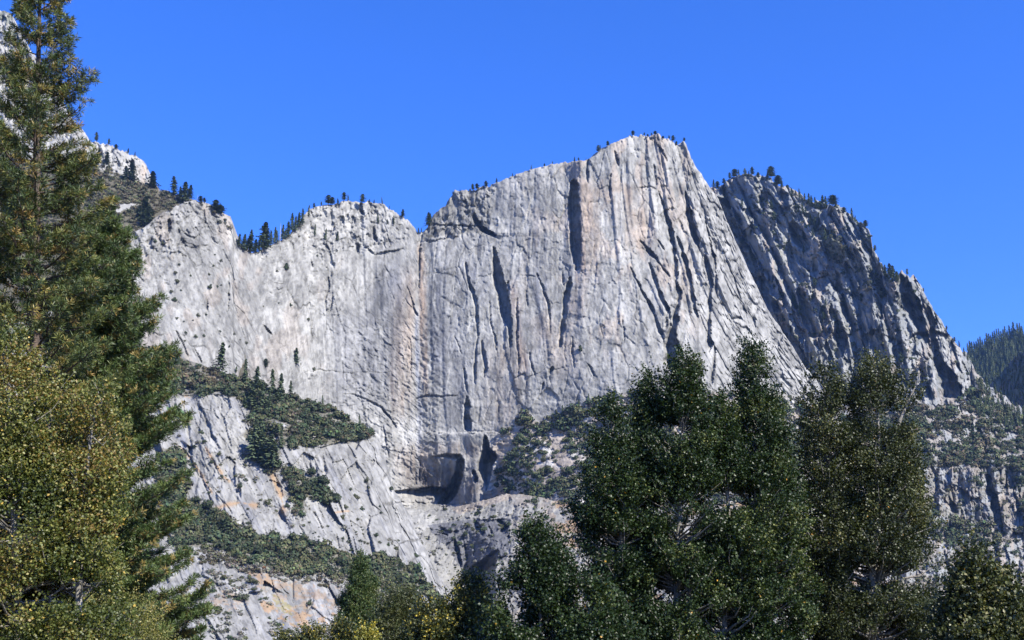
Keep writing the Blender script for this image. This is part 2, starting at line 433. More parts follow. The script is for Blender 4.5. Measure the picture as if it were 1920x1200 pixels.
def colour_l3(u, v):
    C = np.broadcast_to(G0, u.shape + (3,)).copy()
    C = C * (1 + .16 * fbm(u / 60, v / 90, 81, 4))[..., None]
    uu = u; u = u - np.interp(uu, [480, 640], [.42, 0]) * (v - 500)
    # fine vertical water streaks
    st = fbm(u / 2.2, v / 130, 83, 3); stz = sstep(-.1, .35, fbm(u / 55, v / 160, 84, 2))
    C = C * (1 - .42 * np.clip(st + .02, 0, 1) * (.35 + stz))[..., None]
    C = C * (1 + .20 * np.clip(-st - .05, 0, 1))[..., None]
    w = fbm(u / 25, v / 60, 85, 3)
    C = mixc(C, WH, np.clip(.38 * sstep(0, .3, fbm(u / 16, v / 60, 86, 4)), 0, 1))
    u = uu
    def stain_shade(x0, y0, x1, y1, rx, ry, col, a, C):  # blends in rock stains, and in places shade put into the colour
        X0 = x0 + (x1 - x0) * np.clip((v - y0) / (y1 - y0), 0, 1)
        d = np.abs(u + 5 * w - X0) / rx
        e = sstep(y0 - ry, y0 + ry * .3, v) * (1 - sstep(y1 - ry, y1 + ry, v))
        return mixc(C, col, np.clip(a * np.exp(-d ** 3) * e * (.75 + .9 * fbm(u / 5, v / 50, 88, 3)), 0, 1))
    C = stain_shade(790, 470, 797, 740, 7, 25, TAN * .9, .9, C)
    C = stain_shade(768, 520, 756, 780, 15, 40, TAN * .85, .6, C)
    C = stain_shade(744, 560, 738, 770, 11, 60, BR * .68, .85, C)
    C = stain_shade(724, 530, 708, 740, 34, 60, DK * .62, .85, C)  # dark patches left of the streak: water stain plus painted texture shading
    C = stain_shade(748, 470, 742, 560, 26, 50, DK * 1.1, .5, C)
    C = stain_shade(655, 600, 660, 760, 40, 50, DK * 1.2, .4, C)
    C = stain_shade(783, 600, 785, 905, 4, 25, np.array([.15, .17, .22]), .65, C)
    C = stain_shade(818, 520, 822, 710, 17, 50, DK * .78, .8, C)  # right of the streak, likewise stain with the wall's shading painted in
    C = stain_shade(838, 620, 852, 800, 30, 40, DK * 1.15, .45, C)
    C = stain_shade(888, 500, 900, 560, 14, 25, DK * .9, .7, C)
    C = stain_shade(1100, 350, 1108, 520, 20, 30, TAN, .60, C)
    C = stain_shade(1088, 420, 1085, 600, 14, 40, BR * 1.1, .45, C)
    C = stain_shade(1040, 620, 1060, 700, 30, 40, TAN * .9, .40, C)
    C = stain_shade(1190, 360, 1195, 470, 30, 30, TAN, .45, C)
    C = stain_shade(963, 540, 985, 700, 9, 30, BR * 1.1, .75, C)
    C = stain_shade(950, 660, 940, 800, 38, 40, TAN * .85, .35, C)
    C = stain_shade(1010, 330, 1010, 600, 2.5, 30, DK, .6, C)
    C = stain_shade(1005, 380, 1008, 580, 6, 30, DK, .6, C)
    C = stain_shade(1012, 560, 1015, 680, 7, 30, DK, .35, C)
    C = stain_shade(960, 330, 962, 430, 5, 30, DK, .35, C)
    C = C * (1 - .14 * sstep(560, 420, u))[..., None]
    C = stain_shade(990, 330, 992, 470, 2, 30, DK, .5, C)
    C = stain_shade(1036, 320, 1036, 420, 2, 20, DK, .55, C)
    C = stain_shade(1023, 400, 1023, 560, 2.5, 30, DK, .45, C)
    C = stain_shade(1165, 330, 1170, 600, 3, 40, WH, .7, C)
    C = stain_shade(1132, 400, 1135, 640, 3, 40, WH, .6, C)
    C = stain_shade(1145, 340, 1150, 420, 12, 30, BR, .4, C)
    C = stain_shade(760, 790, 768, 840, 28, 24, WH * 1.05, .6, C)
    C = stain_shade(780, 850, 790, 905, 40, 30, TAN * .72, .6, C)
    C = stain_shade(860, 835, 855, 860, 70, 15, TAN * .75, .5, C)
    C = stain_shade(822, 885, 812, 935, 62, 34, BR * .5, .8, C)  # alcove: brown wet rock, with the shade of the recess painted in
    C = stain_shade(890, 905, 880, 935, 28, 30, BR * .85, .55, C)
    C = mixc(C, TAN * 1.05, .38 * sstep(.05, .3, fbm(u / 22, v / 50, 91, 3)) * sstep(930, 1100, u) * sstep(700, 600, v) * sstep(1350, 1250, u))
    C = mixc(C, TAN * 1.05, .22 * sstep(.1, .3, fbm(u / 30, v / 50, 93, 3)) * sstep(700, 500, u))
    C = C * (1 - .30 * sstep(.0, .28, fbm(u / 4, v / 8, 94, 3)))[..., None]
    C = C * (1 - .22 * sstep(-.02, .2, fbm(u / 16, v / 26, 96, 4)))[..., None]
    p_, e_ = plates(u + np.interp(u, [250, 480, 620, 1000, 1150, 1350, 1500], [-.34, -.40, -.06, .02, -.12, -.42, -.55]) * (v - 500), v, 30, 62, 3.4, 53)
    C = C * (1 - .45 * sstep(.05, .0, e_) * sstep(-.05, .2, vn(u / 40, v / 40, 58)))[..., None]
    # darker weathered cap rock and speckle
    C = C * (1 - .25 * inpoly(u, v, [(795,340),(925,340),(915,435),(795,445)]))[..., None]
    C = C * (1 - .30 * sstep(.12, .3, fbm(u / 5, v / 5, 95, 3)) * rough_l3(u, v))[..., None]
    tl = talus_line(u); tal = sstep(-4, 10, v - tl) * (u > 905)
    T = np.broadcast_to(SOIL * 1.15, u.shape + (3,)) * (1 + .5 * fbm(u / 9, v / 7, 97, 3))[..., None]
    T = mixc(T, WH, .8 * sstep(.0, .2, fbm(u / 26, v / 16, 98, 3)))
    return mixc(C, T, tal)

KNOB = [(-60,640),(140,560),(180,480),(225,450),(245,437),(270,425),(300,402),(330,386),(345,379),(365,374),(395,382),(412,398),(432,405),(437,418),(439,438),(452,456),(472,474),(488,470),(510,458),(540,443),(556,425),(568,406),(580,392),(600,388),(640,380),(690,377),(720,386),(750,403),(768,416),(778,430),(784,438),(792,436),(800,428),(806,415),(812,402),(830,388),(840,376),(852,362),(870,356),(895,352),(922,346),(960,331),(1000,316),(1050,305),(1096,301),(1106,298),(1114,288),(1130,278),(1152,267),(1175,258),(1190,253),(1215,251),(1240,256),(1262,268),(1272,272),(1280,266),(1287,270),(1292,282),(1296,297),(1304,312),(1320,334),(1346,372),(1370,430),(1400,497),(1440,580),(1480,640),(1510,690),(1530,712),(1560,760),(1600,850),(1640,960),(1700,1100),(1760,1330)]

# ---- right mountain ----------------------------------------------------
C2 = [
 [(1348,372,26),(1360,423,38),(1387,477,44),(1413,537,42),(1440,577,36),(1467,623,36),(1497,673,32),(1515,700,16)],
 [(1430,350,8),(1430,373,16),(1427,400,11)],[(1466,355,6),(1470,372,14),(1477,388,5)],[(1487,415,10),(1492,433,26),(1503,457,30),(1512,470,8)],
 [(1400,380,6),(1405,410,12),(1412,440,8)],[(1386,400,4),(1392,430,9),(1400,455,4)],
 [(1527,470,5),(1528,500,9),(1531,530,4)],[(1571,510,5),(1573,540,11),(1580,573,14),(1592,605,9)],
 [(1570,600,8),(1577,640,24),(1572,672,14)],[(1633,505,3),(1634,530,9),(1640,545,5)],[(1640,550,5),(1647,573,15),(1649,600,9)],
 [(1498,540,12),(1510,580,20),(1520,620,14),(1530,650,8)],[(1540,555,5),(1546,590,10),(1556,625,8)],[(1610,590,4),(1618,620,9),(1624,655,8),(1632,690,4)],
 [(1677,590,3),(1684,630,8),(1690,665,6)],[(1600,660,6),(1610,690,14),(1620,712,6)],[(1655,640,4),(1662,675,8),(1668,700,4)],
 [(1688,515,8),(1692,530,22),(1703,560,32),(1714,590,28),(1725,615,20),(1736,640,12),(1742,655,4)],
 [(1733,550,3),(1738,575,9),(1744,600,14),(1748,640,16),(1756,675,20),(1765,690,28),(1775,710,34),(1782,728,34),(1785,748,28)],
 [(1746,560,2),(1750,575,5),(1752,590,3)],[(1785,640,2),(1790,665,4),(1795,690,5)],[(1803,675,2),(1810,695,6),(1812,712,3)],
 [(1820,790,10),(1812,760,10),(1822,830,12),(1830,850,4)],[(1693,700,4),(1700,725,9),(1706,745,5)],[(1725,690,4),(1733,715,10),(1742,740,8)],
 [(1640,420,2),(1648,450,3)],[(1542,385,3),(1556,405,5),(1562,420,3)],[(1580,410,4),(1590,430,7),(1593,442,3)],
 # lower right crags
 [(1776,920,4),(1783,945,12),(1790,970,10),(1796,985,3)],[(1852,890,6),(1857,920,16),(1864,950,20),(1872,975,14),(1880,1000,5)],
 [(1866,1010,3),(1868,1035,9),(1872,1060,5)],[(1742,930,3),(1748,950,8),(1752,965,3)],[(1905,930,3),(1910,955,8),(1914,980,5)],
 [(1832,800,6),(1842,830,10),(1850,860,6)],[(1770,1030,3),(1776,1060,9),(1782,1090,5)],[(1800,950,3),(1806,975,6)],
]
_T_L2 = tab([1280, 1345, 1420, 1500, 1560, 1640, 1690, 1735, 1790, 1850, 1960], [310, 450, 600, 745, 870, 1010, 1320],
 [[2390, 2340, 2270, 2205, 2160, 2110, 2080, 2085, 2130, 2190, 2320],
  [2350, 2300, 2225, 2155, 2095, 2040, 2015, 2020, 2080, 2150, 2270],
  [2300, 2250, 2170, 2090, 2030, 1985, 1965, 1965, 2015, 2090, 2200],
  [2190, 2150, 2070, 2010, 1960, 1925, 1905, 1900, 1925, 1990, 2060],
  [1950, 1930, 1880, 1830, 1790, 1750, 1740, 1740, 1760, 1780, 1800],
  [1850, 1830, 1790, 1750, 1715, 1690, 1680, 1675, 1690, 1700, 1720],
  [1500, 1480, 1450, 1420, 1400, 1380, 1370, 1360, 1370, 1380, 1400]])

def depth_l2(u, v):
    wu = u + 8 * fbm(u / 50, v / 80, 121, 3)
    D = _T_L2(wu, v); px = mpp(v, D)
    sh = np.interp(v, [300, 600, 760, 1300], [-.45, -.30, -.18, -.05])
    us = u + sh * (v - 600)
    crag = 1 - .75 * sstep(740, 775, v) * (1 - sstep(868, 885, v)) - .7 * sstep(985, 1005, v) * sstep(1050, 1030, v)
    h = 16 * fbm(us / 60, v / 210, 131, 2)
    h = h + crag * (saw(us / 58, v / 300, 133, .5) * 34 + saw(us / 22, v / 120, 134, .45) * 7 * sstep(-.15, .15, vn(us / 50, v / 70, 132)))
    p, e = plates(us, v, 32, 60, 19, 135, tilt=1.9, warp=.12); h = h + p * crag
    p, e = plates(us, v, 13, 40, 9.0, 137, tilt=2.2, warp=.15); h = h + p * (.25 + .75 * crag)
    p, e = plates(us, v, 6, 11, 4.2, 139, tilt=2.2, warp=.15); h = h + p * (.35 + .65 * crag)
    p, e = plates(us, v, 3, 5, 1.8, 140, tilt=2.2, warp=.15); h = h + p
    for c in C2: h = h + cleft(u, v, c, k=1.25)
    return D + h * px

def colour_l2(u, v):
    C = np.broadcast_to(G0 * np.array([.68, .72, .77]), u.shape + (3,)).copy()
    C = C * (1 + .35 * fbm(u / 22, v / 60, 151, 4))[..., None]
    C = mixc(C, G0 * 1.1, .6 * sstep(.08, .3, fbm(u / 9, v / 30, 153, 3)))
    C = mixc(C, TAN * .9, .4 * sstep(.15, .35, fbm(u / 14, v / 40, 155, 3)))
    s = sstep(735, 770, v)
    C = mixc(C, SOIL * .95, .7 * s * sstep(-.1, .15, fbm(u / 14, v / 9, 157, 3)))
    # scrub cover on the ledges
    C = mixc(C, np.array([.10, .10, .055]), .75 * inpoly(u, v, [(1535,430),(1560,430),(1590,475),(1575,495),(1550,480)]))
    C = mixc(C, np.array([.12, .11, .08]), .45 * sstep(.02, .2, fbm(u / 20, v / 14, 159, 4)) * s)
    C = mixc(C, np.array([.10, .10, .075]), .5 * sstep(.10, .25, fbm(u / 10, v / 12, 160, 4)) * (1 - s))
    return C
R2 = [(1280,352),(1337,350),(1350,345),(1365,338),(1380,330),(1395,327),(1420,326),(1440,332),(1455,345),(1480,352),(1500,366),(1520,376),(1550,384),(1575,388),(1590,398),(1605,412),(1622,425),(1632,432),(1636,462),(1652,490),(1662,508),(1674,528),(1684,520),(1690,508),(1697,512),(1706,520),(1713,514),(1722,530),(1736,552),(1752,580),(1768,606),(1785,632),(1798,648),(1812,662),(1822,680),(1834,704),(1850,722),(1880,740),(1910,762),(1960,800)]

# ---- far ridge, shaded spur --------------------------------------------
def depth_l1(u, v):
    D = 3500 - 1.6 * (v - 620) - 1.2 * (u - 1850)
    return D + mpp(v, D) * (14 * fbm(u / 30, v / 30, 171, 4))
def colour_l1(u, v):
    C = np.broadcast_to(np.array([.075, .085, .065]), u.shape + (3,)).copy()
    return mixc(C, G0 * .8, .5 * sstep(.12, .3, fbm(u / 12, v / 8, 173, 3)))
def depth_l1b(u, v):
    D = 2900 - 5.2 * np.minimum(u - 1850, 85) + 2.0 * np.maximum(u - 1935, 0) - .3 * (v - 700)
    p, e = plates(u + .5 * v, v, 14, 20, 10, 177, tilt=1.6); p2, e = plates(u, v, 5, 8, 5, 178, tilt=1.8)
    return D + mpp(v, D) * (p + p2 + 14 * fbm(u / 16, v / 16, 175, 3))
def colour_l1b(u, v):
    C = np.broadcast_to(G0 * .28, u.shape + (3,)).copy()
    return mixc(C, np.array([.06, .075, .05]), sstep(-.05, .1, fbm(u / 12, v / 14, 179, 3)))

# ---- upper left mountain -----------------------------------------------
_T_L4 = tab([-80, 60, 160, 230, 300, 380, 460], [0, 230, 330, 440, 700, 1320],
 [[1900, 1870, 1860, 1870, 1900, 1900, 1900], [1800, 1790, 1790, 1810, 1860, 1860, 1860], [1690, 1680, 1700, 1730, 1790, 1760, 1760],
  [1550, 1545, 1550, 1560, 1570, 1590, 1600], [1460, 1460, 1460, 1460, 1460, 1460, 1460], [1400] * 7])
def l4_cliff(u): return np.interp(u, [-80, 100, 150, 190, 230, 262, 300, 310], [330, 300, 300, 318, 330, 345, 356, 356])
def depth_l4(u, v):
    D = _T_L4(u, v); px = mpp(v, D)
    cl = 1 - sstep(-6, 6, v - l4_cliff(u))
    h = 10 * fbm(u / 40, v / 90, 201, 3)
    p, e = plates(u, v, 20, 40, 8, 203); h = h + p * cl
    p, e = plates(u, v, 8, 14, 4.4, 205, tilt=2.0, warp=.2); h = h + p * (.3 + cl)
    p, e = plates(u, v, 4, 6, 2.2, 207, tilt=2.2, warp=.2); h = h + p * (.3 + cl)
    for c in ([(246,296,3),(246,305,10),(250,318,6)], [(180,262,2),(186,280,4),(190,292,2)], [(40,60,3),(48,90,8),(52,120,4)], [(20,130,3),(28,170,8)]):
        h = h + cleft(u, v, c)
    return D + h * px
def colour_l4(u, v):
    C = np.broadcast_to(G0 * 1.0, u.shape + (3,)).copy() * (1 + .3 * fbm(u / 16, v / 22, 211, 4))[..., None]
    C = mixc(C, TAN * 1.15, .6 * sstep(245, 285, u) * sstep(-.1, .2, fbm(u / 10, v / 14, 213, 3)))
    C = mixc(C, np.array([.09, .10, .06]), .7 * sstep(.08, .2, fbm(u / 16, v / 14, 214, 3)) * sstep(240, 100, v))
    veg = sstep(-5, 5, v - l4_cliff(u) + 10 * fbm(u / 20, v / 20, 215, 3))
    C = mixc(C, np.array([.085, .078, .052]), veg)
    C = mixc(C, G0 * .95, 1.0 * inpoly(u + 3 * fbm(u / 5, v / 5, 216, 2), v, [(213,395),(222,382),(245,380),(262,384),(258,390),(235,392),(222,400)]))
    return C
R4 = [(-80,-60),(0,18),(22,30),(32,46),(45,75),(75,120),(105,170),(128,218),(150,235),(170,262),(190,270),(205,272),(230,282),(252,292),(268,300),(278,316),(285,334),(292,346),(300,357),(330,364),(360,374),(400,392),(460,470)]

# ---- lower left slabs --------------------------------------------------
C5 = [
 [(343,760,2),(352,800,5),(358,840,6),(357,850,2)],[(375,762,3),(388,790,7),(398,820,6),(410,842,4)],[(492,785,2),(494,805,5),(498,830,5)],
 [(445,895,2),(448,925,7),(450,935,3)],[(512,885,2),(520,905,6),(530,930,5)],[(605,850,3),(608,880,6),(606,905,4)],[(580,850,2),(583,880,4)],
 [(352,930,2),(356,960,4)],[(446,1000,2),(448,985,6),(450,970,3)],[(397,860,2),(410,890,4),(420,905,3)],[(470,830,2),(480,860,5),(500,885,5),(505,892,2)],
 [(630,1000,3),(635,1030,6),(640,1060,4)],[(660,1005,3),(668,1035,6),(672,1060,3)],[(560,985,3),(572,1005,5)],[(690,1000,2),(700,1040,5),(706,1060,3)],
 [(590,960,3),(600,985,5),(612,1005,3)],[(740,960,2),(760,1000,4),(775,1030,3)],[(395,1060,3),(405,1090,5),(412,1110,3)],[(700,862,6),(697,872,3)],
 [(440,740,2),(462,790,4),(474,820,3)],[(545,880,2),(552,900,5)],[(420,940,2),(436,965,4)],[(372,880,2),(385,915,4),(396,940,3)],[(330,870,2),(345,900,4)],
]
_T_L5 = tab([-60, 200, 300, 400, 500, 600, 700, 740, 780, 830, 880, 960], [640, 740, 850, 1000, 1200, 1320],
 [[1240, 1240, 1245, 1255, 1268, 1290, 1330, 1360, 1400, 1450, 1500, 1560],
  [1150, 1150, 1150, 1165, 1190, 1225, 1275, 1310, 1350, 1400, 1450, 1500],
  [1090, 1090, 1095, 1105, 1120, 1140, 1190, 1235, 1290, 1350, 1400, 1450],
  [1000, 1000, 1005, 1015, 1035, 1065, 1110, 1145, 1190, 1250, 1310, 1380],
  [850, 850, 855, 870, 890, 915, 945, 970, 1010, 1060, 1110, 1160],
  [800, 800, 805, 815, 830, 850, 880, 900, 930, 970, 1010, 1050]])
V1 = [(240,640),(285,655),(330,665),(400,690),(440,703),(500,722),(560,740),(620,757),(660,782),(700,804),(708,816),(690,820),(640,828),(600,838),(560,842),(525,832),(520,805),(545,798),(500,782),(470,768),(440,742),(390,738),(340,742),(300,745),(250,730)]
V1B = [(470,775),(500,775),(520,800),(525,880),(500,890),(482,860),(470,820)]
V2 = [(528,885),(560,882),(600,898),(625,925),(632,942),(612,945),(580,930),(565,965),(545,965),(548,930)]
V3 = [(300,930),(345,935),(380,945),(412,958),(440,990),(480,1003),(500,1015),(530,1005),(560,1012),(600,1022),(660,1042),(740,1052),(790,1080),(820,1115),(838,1150),(800,1120),(760,1112),(720,1112),(690,1096),(650,1090),(600,1078),(545,1080),(500,1062),(440,1042),(400,1028),(330,1030)]
V3B = [(300,850),(330,850),(345,870),(355,920),(330,950),(300,940)]
def depth_l5(u, v):
    D = _T_L5(u, v); px = mpp(v, D)
    us = u - .42 * (v - 800); vs = v + .35 * u
    ve = inpoly(u, v, V1) | inpoly(u, v, V3) | inpoly(u, v, V2)
    k = np.where(ve, .35, 1.0)
    h = 20 * fbm(us / 60, vs / 140, 221, 3)
    p, e = plates(us, vs, 46, 74, 17, 223, tilt=1.5, warp=.15); h = h + p * k
    p, e = plates(us, vs, 19, 62, 5.0, 225, tilt=1.5, warp=.15); h = h + p * k; h = h + 2.6 * sstep(.06, 0, e) * k
    m = sstep(-.2, .2, vn(u / 45, v / 45, 231))
    p, e = plates(us, vs, 8, 26, 3.0, 227, tilt=1.8, warp=.2); h = h + p * k * (.1 + m)
    p, e = plates(us, vs, 4, 6, 2.0, 229, tilt=2.2, warp=.2); h = h + p * k * (.05 + .8 * m)
    h = h + 1.0 * fbm(us / 5, vs / 16, 233, 2)
    h = h + 9 * sstep(1040, 1120, v) * sstep(480, 520, u) * sstep(700, 640, u) * np.sin(v / 9.0 + vn(u / 40, v / 20, 235) * 6) * .5
    for c in C5: h = h + cleft(u, v, c, k=1.1)
    return D + h * px
def colour_l5(u, v):
    us = u - .42 * (v - 800)
    C = np.broadcast_to(G0 * .80, u.shape + (3,)).copy() * (1 + .26 * fbm(u / 34, v / 50, 241, 4))[..., None]
    C = mixc(C, DK * 1.25, .45 * sstep(.08, .25, fbm(us / 12, v / 70, 243, 3)))
    C = mixc(C, WH * .9, .35 * sstep(.08, .25, fbm(us / 10, v / 60, 245, 3)))
    C = C * (1 - .30 * sstep(.0, .28, fbm(us / 4, v / 7, 248, 3)))[..., None]
    st = fbm(us / 2.4, v / 60, 246, 3); C = C * (1 - .35 * np.clip(st, 0, 1))[..., None]
    n = fbm(u / 14, v / 9, 247, 4)
    def straw(poly, a, C):
        return mixc(C, STRAW, a * .8 * inpoly(u + 16 * n, v + 12 * n, poly) * sstep(-.12, .16, n + .6 * fbm(us / 5, v / 3, 249, 2)))
    for poly, a in (([(330,738),(372,738),(365,748),(336,748)], .7), ([(470,1060),(520,1068),(530,1090),(500,1105),(470,1082)], .9), ([(480,1100),(560,1090),(640,1100),(640,1140),(560,1150),(500,1130)], .55),
                    ([(490,1120),(560,1150),(650,1150),(650,1200),(560,1180),(500,1150)], .95), ([(420,1035),(470,1045),(468,1068),(425,1055)], .8), ([(380,1110),(440,1105),(470,1130),(430,1150),(390,1140)], .55),
                    ([(820,1140),(860,1145),(850,1165),(825,1160)], .8)):
        C = straw(poly, a, C)
    for (p_, w_) in (([(385,838),(400,865),(418,892),(430,902)], 2.4), ([(505,880),(512,900),(525,925),(532,950),(524,965)], 4.5), ([(400,958),(420,948),(450,942),(482,948)], 3.2), ([(330,832),(350,850),(372,880),(398,925)], 1.8), ([(620,962),(655,958)], 1.5)):
        q = np.array(p_, float)
        dmin = np.full(u.shape, 1e9)
        for (ax, ay), (bx, by) in zip(q[:-1], q[1:]):
            t = np.clip(((u - ax) * (bx - ax) + (v - ay) * (by - ay)) / ((bx - ax) ** 2 + (by - ay) ** 2), 0, 1)
            dmin = np.minimum(dmin, np.hypot(u - ax - t * (bx - ax), v - ay - t * (by - ay)))
        C = mixc(C, STRAW * 1.05, .8 * np.exp(-(dmin / (w_ * (1 + 1.6 * n))) ** 2))
    C = mixc(C, np.array([.19, .16, .04]), .6 * sstep(-.12, .12, fbm(u / 5, v / 3, 253, 3)) * inpoly(u + 20 * n, v + 14 * n, [(505,1110),(540,1130),(555,1150),(530,1148),(505,1128)]))
    C = mixc(C, np.array([.045, .12, .03]), .8 * inpoly(u + 8 * n, v + 8 * n, [(314,765),(345,770),(348,782),(320,780)]))
    un = u + 26 * n + 6 * fbm(u / 4, v / 4, 250, 2); vn_ = v + 22 * n + 6 * fbm(u / 4, v / 3, 252, 2)
    veg = (inpoly(un, vn_, V1) | inpoly(un, vn_, V3) | inpoly(un, vn_, V2) | inpoly(un, vn_, V1B) | inpoly(un, vn_, V3B)) * 1.0
    C = mixc(C, np.array([.105, .098, .07]), .8 * veg * sstep(-.3, .0, n + .2))
    return C
R5 = [(-60,640),(240,640),(285,655),(330,667),(400,692),(440,707),(500,727),(560,745),(620,762),(660,787),(700,812),(715,835),(728,880),(738,918),(752,940),(768,965),(780,1000),(800,1035),(822,1080),(845,1110),(872,1150),(900,1200),(960,1240)]

# ---- gorge and bench ---------------------------------------------------
C6 = [
 [(850,1000,3),(852,1015,5),(857,1040,9),(864,1065,4)],
 [(932,1030,6),(920,1045,22),(908,1060,38),(898,1075,38),(888,1095,26),(880,1108,12)],
 [(888,975,8),(895,990,16),(905,1003,10)],[(935,975,10),(945,988,18),(940,1000,8)],
 [(820,998,6),(838,1003,12)],[(868,1005,4),(872,1030,4),(876,1050,3)],[(915,985,3),(922,1000,6)],[(1000,1020,6),(985,1035,12),(978,1045,4)],[(965,1010,4),(975,1022,8)],
]
RO6 = [[(800,992,4),(830,994,7),(860,996,6)],[(870,968,6),(900,974,9),(950,974,8),(960,978,3)],[(890,948,4),(905,952,6)],[(795,975,2),(812,973,3)]]
_T_L6 = tab([680, 760, 820, 875, 930, 1000, 1080, 1250, 1600], [915, 950, 985, 1040, 1110, 1200, 1320],
 [[1660, 1660, 1655, 1640, 1600, 1580, 1560, 1500, 1480],
  [1640, 1640, 1630, 1590, 1540, 1490, 1470, 1420, 1400],
  [1530, 1530, 1535, 1510, 1480, 1440, 1400, 1350, 1330],
  [1440, 1450, 1470, 1480, 1400, 1350, 1340, 1290, 1270],
  [1340, 1360, 1400, 1440, 1330, 1280, 1270, 1210, 1200],
  [1250, 1260, 1290, 1335, 1220, 1180, 1170, 1110, 1100],
  [1100, 1110, 1130, 1150, 1120, 1080, 1050, 1000, 980]])
def depth_l6(u, v):
    D = _T_L6(u, v); px = mpp(v, D)
    h = 14 * fbm(u / 50, v / 30, 251, 3)
    p, e = plates(u, v, 30, 26, 8, 253); h = h + p
    us = u + .6 * v
    p, e = plates(us, v, 12, 14, 7, 255, tilt=1.9, warp=.2); h = h + p
    p, e = plates(us, v, 5, 5, 3.2, 257, tilt=2.1, warp=.2); h = h + p
    h = h + 1 * fbm(u / 4, v / 4, 259, 2)
    for c in C6: h = h + cleft(u, v, c, k=1.9)
    for c in RO6: h = h + roof(u, v, c, k=1.0)
    return D + h * px
def colour_l6(u, v):
    C = np.broadcast_to(G0 * .74, u.shape + (3,)).copy() * (1 + .3 * fbm(u / 24, v / 20, 261, 4))[..., None]
    C = mixc(C, SOIL * .95, .7 * sstep(930, 980, u) * sstep(-.1, .2, fbm(u / 20, v / 10, 263, 3)))
    C = mixc(C, G0 * 1.05, .8 * inpoly(u + 10 * fbm(u / 9, v / 6, 264, 2), v, [(760,955),(790,955),(815,968),(812,985),(790,1000),(770,990)]))
    C = mixc(C, STRAW, .7 * sstep(.1, .25, fbm(u / 22, v / 8, 265, 3)) * sstep(1010, 1060, u))
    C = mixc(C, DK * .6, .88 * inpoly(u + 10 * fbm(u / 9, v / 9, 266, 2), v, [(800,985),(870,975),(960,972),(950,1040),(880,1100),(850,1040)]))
    C = mixc(C, TAN * .8, .35 * inpoly(u, v, [(820,930),(880,935),(960,925),(960,935),(860,965)]))
    return C
R6 = [(680,945),(735,948),(760,953),(800,957),(825,954),(845,952),(870,948),(900,940),(935,930),(960,925),(975,926),(1000,931),(1040,938),(1080,942),(1130,938),(1200,930),(1400,940),(1500,990),(1600,1080),(1700,1200),(1760,1330)]

L1 = Land('far_ridge', 1750, 2120, 3, [(1750,720),(1800,690),(1815,668),(1840,655),(1870,645),(1900,632),(1920,628),(2000,590),(2120,560)], 1320, 5, depth_l1, colour_l1, jag=(2, 12), seed=1)
L1B = Land('shaded_ridge', 1835, 2100, 2, [(1835,760),(1848,745),(1855,722),(1866,716),(1876,700),(1888,690),(1895,676),(1908,668),(1916,663),(1940,652),(2000,630),(2100,600)], 1320, 3, depth_l1b, colour_l1b, jag=(6, 6), back=(8, 30), seed=2)
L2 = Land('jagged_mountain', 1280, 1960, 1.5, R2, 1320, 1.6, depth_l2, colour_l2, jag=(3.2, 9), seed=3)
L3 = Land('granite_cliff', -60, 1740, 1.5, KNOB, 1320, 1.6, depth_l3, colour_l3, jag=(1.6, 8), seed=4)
L4 = Land('upper_mountain', -80, 460, 1.8, R4, 1320, 2.2, depth_l4, colour_l4, jag=(3.0, 9), seed=5)
L5 = Land('slab_hillside', -60, 960, 1.5, R5, 1320, 1.6, depth_l5, colour_l5, jag=(1.0, 12), back=(25, 5), seed=6)
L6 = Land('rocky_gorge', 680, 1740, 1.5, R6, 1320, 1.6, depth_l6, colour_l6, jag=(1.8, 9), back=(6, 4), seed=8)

# ---- valley floor ------------------------------------------------------
gm, gnt, gb = new_mat('meadow')
_tc = nnode(gnt, 'ShaderNodeTexCoord'); _n = nnode(gnt, 'ShaderNodeTexNoise'); _n.inputs['Scale'].default_value = .25; _n.inputs['Detail'].default_value = 8
_cr = nnode(gnt, 'ShaderNodeValToRGB'); _cr.color_ramp.elements[0].color = (.05, .06, .02, 1); _cr.color_ramp.elements[1].color = (.16, .13, .06, 1)
gnt.links.new(_tc.outputs['Object'], _n.inputs['Vector']); gnt.links.new(_n.outputs['Fac'], _cr.inputs[0]); gnt.links.new(_cr.outputs[0], gb.inputs['Base Color'])
gb.inputs['Roughness'].default_value = .95
_gx = np.linspace(-9000, 9000, 61); _gy = np.linspace(-3000, 9000, 41)
_X, _Y = np.meshgrid(_gx, _gy)
_Z = .6 * vn(_X / 300, _Y / 300, 3) * (np.hypot(_X, _Y) > 200)
_i = np.arange(_X.size).reshape(_X.shape)
_q = np.stack([_i[:-1, :-1], _i[:-1, 1:], _i[1:, 1:], _i[1:, :-1]], -1).reshape(-1, 4)
g = mesh_obj('ground', np.stack([_X, _Y, _Z], -1), _q, mat=gm); g['kind'] = 'structure'
# ------------------------------------------------------------------ vegetation on the mountains
M_LEAFY = foliage_mat('scrub_foliage', .8, .15)
M_FIRTRUNK = bark_mat('conifer_bark', (.06, .045, .035), (.14, .11, .09))
OLIVE = np.array([.068, .074, .036]); DGREEN = np.array([.042, .056, .028]); BROWNG = np.array([.085, .078, .045]); GREYG = np.array([.15, .145, .11])

def leaf_quads(P, N, S, tilt_rng, asp=1.0):
    """small square clumps at P facing N with half size S"""
    n = len(P)
    N = N / np.linalg.norm(N, axis=1, keepdims=True)
    r = tilt_rng.normal(size=(n, 3)); A = np.cross(N, r); A /= np.linalg.norm(A, axis=1, keepdims=True) + 1e-9
    B = np.cross(N, A) * asp
    S = np.asarray(S).reshape(-1, 1)
    j = 1 + tilt_rng.uniform(-.35, .35, (4, n, 1))
    v = np.stack([P - A * S * j[0], P - B * S * j[1], P + A * S * j[2], P + B * S * j[3]], 1)
    return v.reshape(-1, 3)

